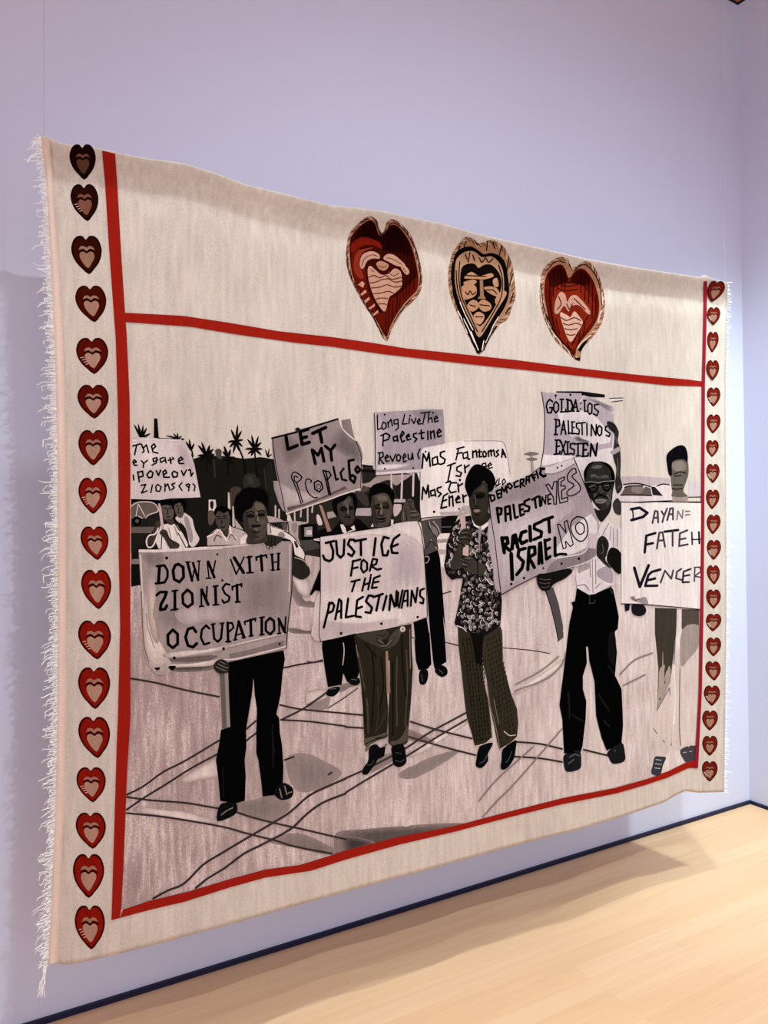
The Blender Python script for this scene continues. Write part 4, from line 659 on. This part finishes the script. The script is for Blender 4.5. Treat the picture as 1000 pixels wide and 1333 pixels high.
l('7a4432', 8, '265 478 300 466 340 482 380 466 420 492 485 480/270 518 310 512 350 496 400 490 440 512 490 505/282 552 340 546 390 530 440 546 487 540/296 592 350 586 400 575 440 590/308 630 350 621 392 625/325 662 360 660 385 665'); l('8a5442', 6, '215 395 240 345 290 325 325 335/385 345 430 355 490 390/325 400 360 410 385 400/280 430 300 440/400 440 430 470 470 450/500 415 520 445')
p(CF, '190 530 217 505 237 520 225 550/203 600 240 563 252 580 220 602/233 640 265 613 272 630 240 657/263 690 305 658 307 675 270 702/288 737 325 703 332 720 300 742'); l('b98870', 8, '480 705 520 650 590 580 612 540/420 830 450 780 480 730/130 330 135 400/150 160 200 110')

F('H2'); part('heart_motif', 'heart of black and tan carved pieces, middle of the three')
s('ad8062', '88 150 120 108 150 76 187 85 217 110 250 105 287 93 342 113 377 160 402 220 417 310 422 400 402 460 382 520 337 552 302 600 272 650 247 697 220 714 193 670 163 610 128 540 88 450 63 370 56 280 68 200')
rope('88 150 120 108 150 76 187 85 217 110 250 105 287 93 342 113 377 160 402 220 417 310 422 400 402 460 382 520 337 552 302 600 272 650 247 697 220 714 193 670 163 610 128 540 88 450 63 370 56 280 68 200', 66, 5.0, '24140f', 'd8b99f'); s('15100e', '95 170 130 138 180 128 220 150 250 170 290 163 337 180 367 220 382 300 387 380 367 450 332 510 302 570 265 640 240 690 220 705 180 640 150 560 110 470 85 400 78 330 80 242'); s('b58a6c', '105 192 150 157 200 157 240 187 290 182 330 212 353 260 360 340 352 420 318 480 270 562 225 622 190 562 150 482 112 410 94 330 93 250'); s('1a120f', '128 250 160 223 200 223 222 245 250 228 290 228 332 270 347 330 332 400 302 470 230 562 188 500 148 430 123 340')
sub('carved_face'); T_ = 'bb8a68'
s(T_, '143 300 180 266 215 285 245 285 290 273 302 292 250 307 200 304'); s(T_, '130 368 150 342 188 335 210 352 205 395 150 417 130 400'); s(T_, '138 325 190 308 212 322 170 347'); p('a87a5c', '228 310 245 310 250 395 262 412 215 412 230 395'); s(T_, '163 440 190 418 217 430 220 460 190 482 163 466'); s(T_, '225 430 250 416 287 440 287 470 250 482 225 460'); s('c59072', '195 502 220 483 252 500 247 532 225 552 200 532'); s(T_, '250 352 290 345 327 362 332 402 280 382'); s(T_, '298 312 322 300 330 342 308 347'); s(T_, '132 345 160 330 150 360 130 362'); s(T_, '310 420 345 370 375 380 350 430 325 450')
l('24140f', 6, '150 170 160 200/175 160 165 215/190 175 200 205/225 190 240 215 260 190 275 215 300 195/120 210 115 300 130 400 170 490 215 590/330 230 350 300 345 400 300 490 240 590/100 260 108 360 140 460 200 580/150 375 165 390 175 370 190 390 205 375/260 365 300 365 320 385/230 445 280 450/175 445 205 455/205 510 245 510/150 285 200 288 260 290/155 100 140 140/200 95 215 120/270 100 265 150/300 105 310 140/345 130 335 175/385 200 375 260/405 280 390 340/410 380 395 430/390 460 370 490/80 210 75 300 90 400/120 125 110 160')
l('e0d2c8', 5, '110 480 140 540 160 600/140 520 170 580 200 650/180 590 200 640 220 690/300 560 280 610 260 650/250 640 240 690/330 510 300 560/120 430 150 500 190 580'); l('15100e', 7, '130 500 150 560 190 640 215 705/320 560 280 620 250 690')
F('H2'); part('heart_motif', 'large brick red wooden heart, right of the three')
s('b48264', '560 300 575 250 610 213 660 185 702 195 722 235 747 240 790 210 832 220 867 270 892 340 907 420 902 500 882 560 832 632 792 672 777 710 772 750 740 737 688 690 638 640 598 570 568 490 553 400')
rope('560 300 575 250 610 213 660 185 702 195 722 235 747 240 790 210 832 220 867 270 892 340 907 420 902 500 882 560 832 632 792 672 777 710 772 750 740 737 688 690 638 640 598 570 568 490 553 400', 70, 4.0, '4a261c', 'd9bda9'); s('741a0e', '588 290 620 245 665 225 692 250 712 300 750 257 790 250 830 290 858 350 876 430 868 510 838 570 788 630 753 680 745 717 710 690 650 630 610 550 588 450 578 370'); s('932914', '640 330 700 310 760 320 830 400 860 480 820 560 760 640 740 690 680 640 640 560 620 440'); s('4a100a', '600 290 640 240 670 235 700 290 715 320 750 270 790 262 830 310 800 340 740 330 680 330 620 350')
l('2a0b08', 5, '610 290 608 430 630 560/630 260 628 400/650 245 648 370/670 240 672 350/690 270 690 360/780 260 778 380/800 275 798 420/820 300 818 440/840 330 838 520/860 390 855 500/770 600 765 650/800 540 790 610/640 520 660 600/700 650 720 690/660 330 700 345 760 335/650 355 700 370 760 360/820 500 770 580 730 660'); l('d9c3b3', 6, '570 420 585 500 615 570 660 640 720 700/595 540 640 620/760 680 780 650 830 610/560 360 565 430/885 480 870 540/890 380 895 440'); l('2a1512', 5, '560 330 570 430 600 540 650 620 740 720/590 260 640 210 690 215/740 260 790 225 840 260 880 340 890 440/590 500 640 600/620 570 680 660'); p('15100e', '740 735 772 730 772 750/760 690 780 660 830 615 800 660 775 700')
sub('carved_face'); s('c3917c', '633 485 640 420 665 376 692 390 702 430 720 400 750 393 790 430 827 480 817 497 770 450 730 450 710 482 685 450 655 492'); s('cfa28e', '663 490 700 500 720 512 740 480 770 510 787 545 755 600 720 647 690 590'); l('6d2c1e', 6, '670 515 700 530 740 515 775 530/680 545 710 555 750 545 780 555/690 575 720 580 755 575/700 605 725 610 745 605/655 400 670 440 650 470/740 410 760 430 800 470/700 440 715 470 730 440')


# ------------------------------------------------------------------ turn the collected shapes into parts of the tapestry
def islands(q, gap):
    """split a part into pieces that lie apart, so that each word or line is a piece of its own"""
    V = np.array(q['v']); lab = np.arange(len(V))
    def root_(i):
        while lab[i] != i: lab[i] = lab[lab[i]]; i = lab[i]
        return i
    for f in q['f']:
        for z in f[1:]: lab[root_(z)] = root_(f[0])
    gid = np.array([root_(f[0]) for f in q['f']]); ids = list(dict.fromkeys(gid.tolist()))
    vr = np.array([root_(i) for i in range(len(V))]); bb = {i: (V[vr == i].min(0)-gap/2, V[vr == i].max(0)+gap/2) for i in ids}
    grp = {i: i for i in ids}
    def g_(i):
        while grp[i] != i: i = grp[i]
        return i
    for n_, i in enumerate(ids):
        for j in ids[:n_]:
            if (bb[i][0][[0, 2]] < bb[j][1][[0, 2]]).all() and (bb[j][0][[0, 2]] < bb[i][1][[0, 2]]).all(): grp[g_(i)] = g_(j)
    out = []
    for c in dict.fromkeys(g_(i) for i in ids):
        fs = [n_ for n_ in range(len(gid)) if g_(gid[n_]) == c]
        used = sorted({z for n_ in fs for z in q['f'][n_]}); rm = {z: n_ for n_, z in enumerate(used)}
        out.append(dict(q, v=[q['v'][z] for z in used], f=[[rm[z] for z in q['f'][n_]] for n_ in fs], m=[q['m'][n_] for n_ in fs]))
    return out
PARTS = [z for q in PARTS for z in (islands(q, .022) if q['up'] is not None and q['name'] in ('lettering', 'paving_line', 'arm', 'hand', 'placard_stick', 'shirt_collar', 'shoe') and q['f'] else [q])]
tops = [q for q in PARTS if q['up'] is None]; subs = [q for q in PARTS if q['up'] is not None]
for q in tops+subs:
    par = root if q['up'] is None else q['up']['obj']
    o = mesh_obj(q['name'], q['v'], q['f'], q['mats'], par, fm=q['m'])
    if q['label']: o['label'] = q['label']
    q['obj'] = o

# ------------------------------------------------------------------ woven side hem, loose fringe, cables
def tube(V, Fs, path, r, n=4):
    base = len(V)
    path = [np.asarray(q) for q in path]
    for i, q in enumerate(path):
        dv = path[min(i+1, len(path)-1)]-path[max(i-1, 0)]; dv = dv/np.linalg.norm(dv)
        a = np.cross(dv, (0.3, 0.9, 0.31)); a /= np.linalg.norm(a); b_ = np.cross(dv, a)
        rr = r if i < len(path)-1 else r*.6
        for j in range(n):
            an = 2*math.pi*j/n; V.append(q+rr*(a*math.cos(an)+b_*math.sin(an)))
    for i in range(len(path)-1):
        for j in range(n):
            Fs.append((base+i*n+j, base+i*n+(j+1) % n, base+(i+1)*n+(j+1) % n, base+(i+1)*n+j))
    Fs.append(tuple(base+j for j in range(n))[::-1]); Fs.append(tuple(base+(len(path)-1)*n+j for j in range(n)))
HEM_IN = [(64,180),(70,240),(76,330),(81,400),(85,500),(87,620),(87,760),(87,892),(85.5,1000),(83,1073),(80,1140),(78,1200),(75,1253)]
HL, HR = interp_curve(E_LEFT, 90), interp_curve(HEM_IN, 90)
V, Fs = [], []
for a, b_ in zip(HL, HR):
    for k_ in range(7):
        u = k_/6; q = surf([a+(b_-a)*u], 0.001+0.010*math.sin(math.pi*u)**.7)[0]; V.append(q-ROOT)
o = mesh_obj('side_hem', V, grid_faces(7, 90), woven('e2cabc', 0.10, 'hem_cotton'), root)
o.data.polygons.foreach_set('use_smooth', [True]*len(o.data.polygons))
fr_m = woven('ffffff', 0.03, 'fringe_yarn')
def fringe(edge, n, side, lmin, lmax, label):
    V, Fs = [], []
    for q in interp_curve(edge, n):
        a = surf([q], 0.001)[0]-ROOT; L = random.uniform(lmin, lmax)*random.choice((.6, .7, .8, 1, 1, 1.6))
        dr = random.uniform(-.12, .5); out = TX*side
        p1 = a+out*L*.4+np.array((0, 0, -dr*L*.15))+TN*random.uniform(-.006, .008)
        p2 = a+out*L*.8+np.array((0, 0, -dr*L*.5))+TN*random.uniform(-.012, .015)
        p3 = p2+out*L*random.uniform(-.1, .35)+np.array((0, 0, -L*random.uniform(-.15, .45)))
        tube(V, Fs, [a-out*.004, p1, p2, p3], random.uniform(.0011, .0018), 3)
    o = mesh_obj('fringe', V, Fs, fr_m, root); o['kind'] = 'stuff'; o['label'] = label
    return o
fringe(E_LEFT, 950, -1, .010, .026, 'long loose white fringe on the left side')
fringe(E_RIGHT, 260, 1, .008, .022, 'short frayed fringe on the right side')
V, Fs = [], []
for k_ in range(16):
    q = [(62-k_*.3, 1252), (58+random.uniform(-2, 2), 1265), (55+random.uniform(-4, 4), 1280), (53+random.uniform(-5, 6), 1290+random.uniform(-4, 9))]
    tube(V, Fs, [hit([x], random.uniform(-.006, .012))[0]-ROOT for x in q], .001, 3)
mesh_obj('loose_yarn', V, Fs, fr_m, root)
cab_m = plain('steel_cable', lin('a9a4ba'), 0.4, 0.5)
for px, lab in (((57, 180), 'thin grey cable holding the top left corner of the tapestry'), ((943.5, 369), 'thin grey cable holding the top right corner of the tapestry')):
    a = surf([px], -0.004)[0]; V, Fs = [], []
    tube(V, Fs, [np.zeros(3), np.array((0, 0, (CEIL-a[2])*.5)), np.array((0, 0, CEIL-a[2]))], 0.0012, 6)
    o = mesh_obj('hanging_cable', V, Fs, cab_m, None, a); o['label'] = lab; o['category'] = 'cable'; o['group'] = 'hanging cables'
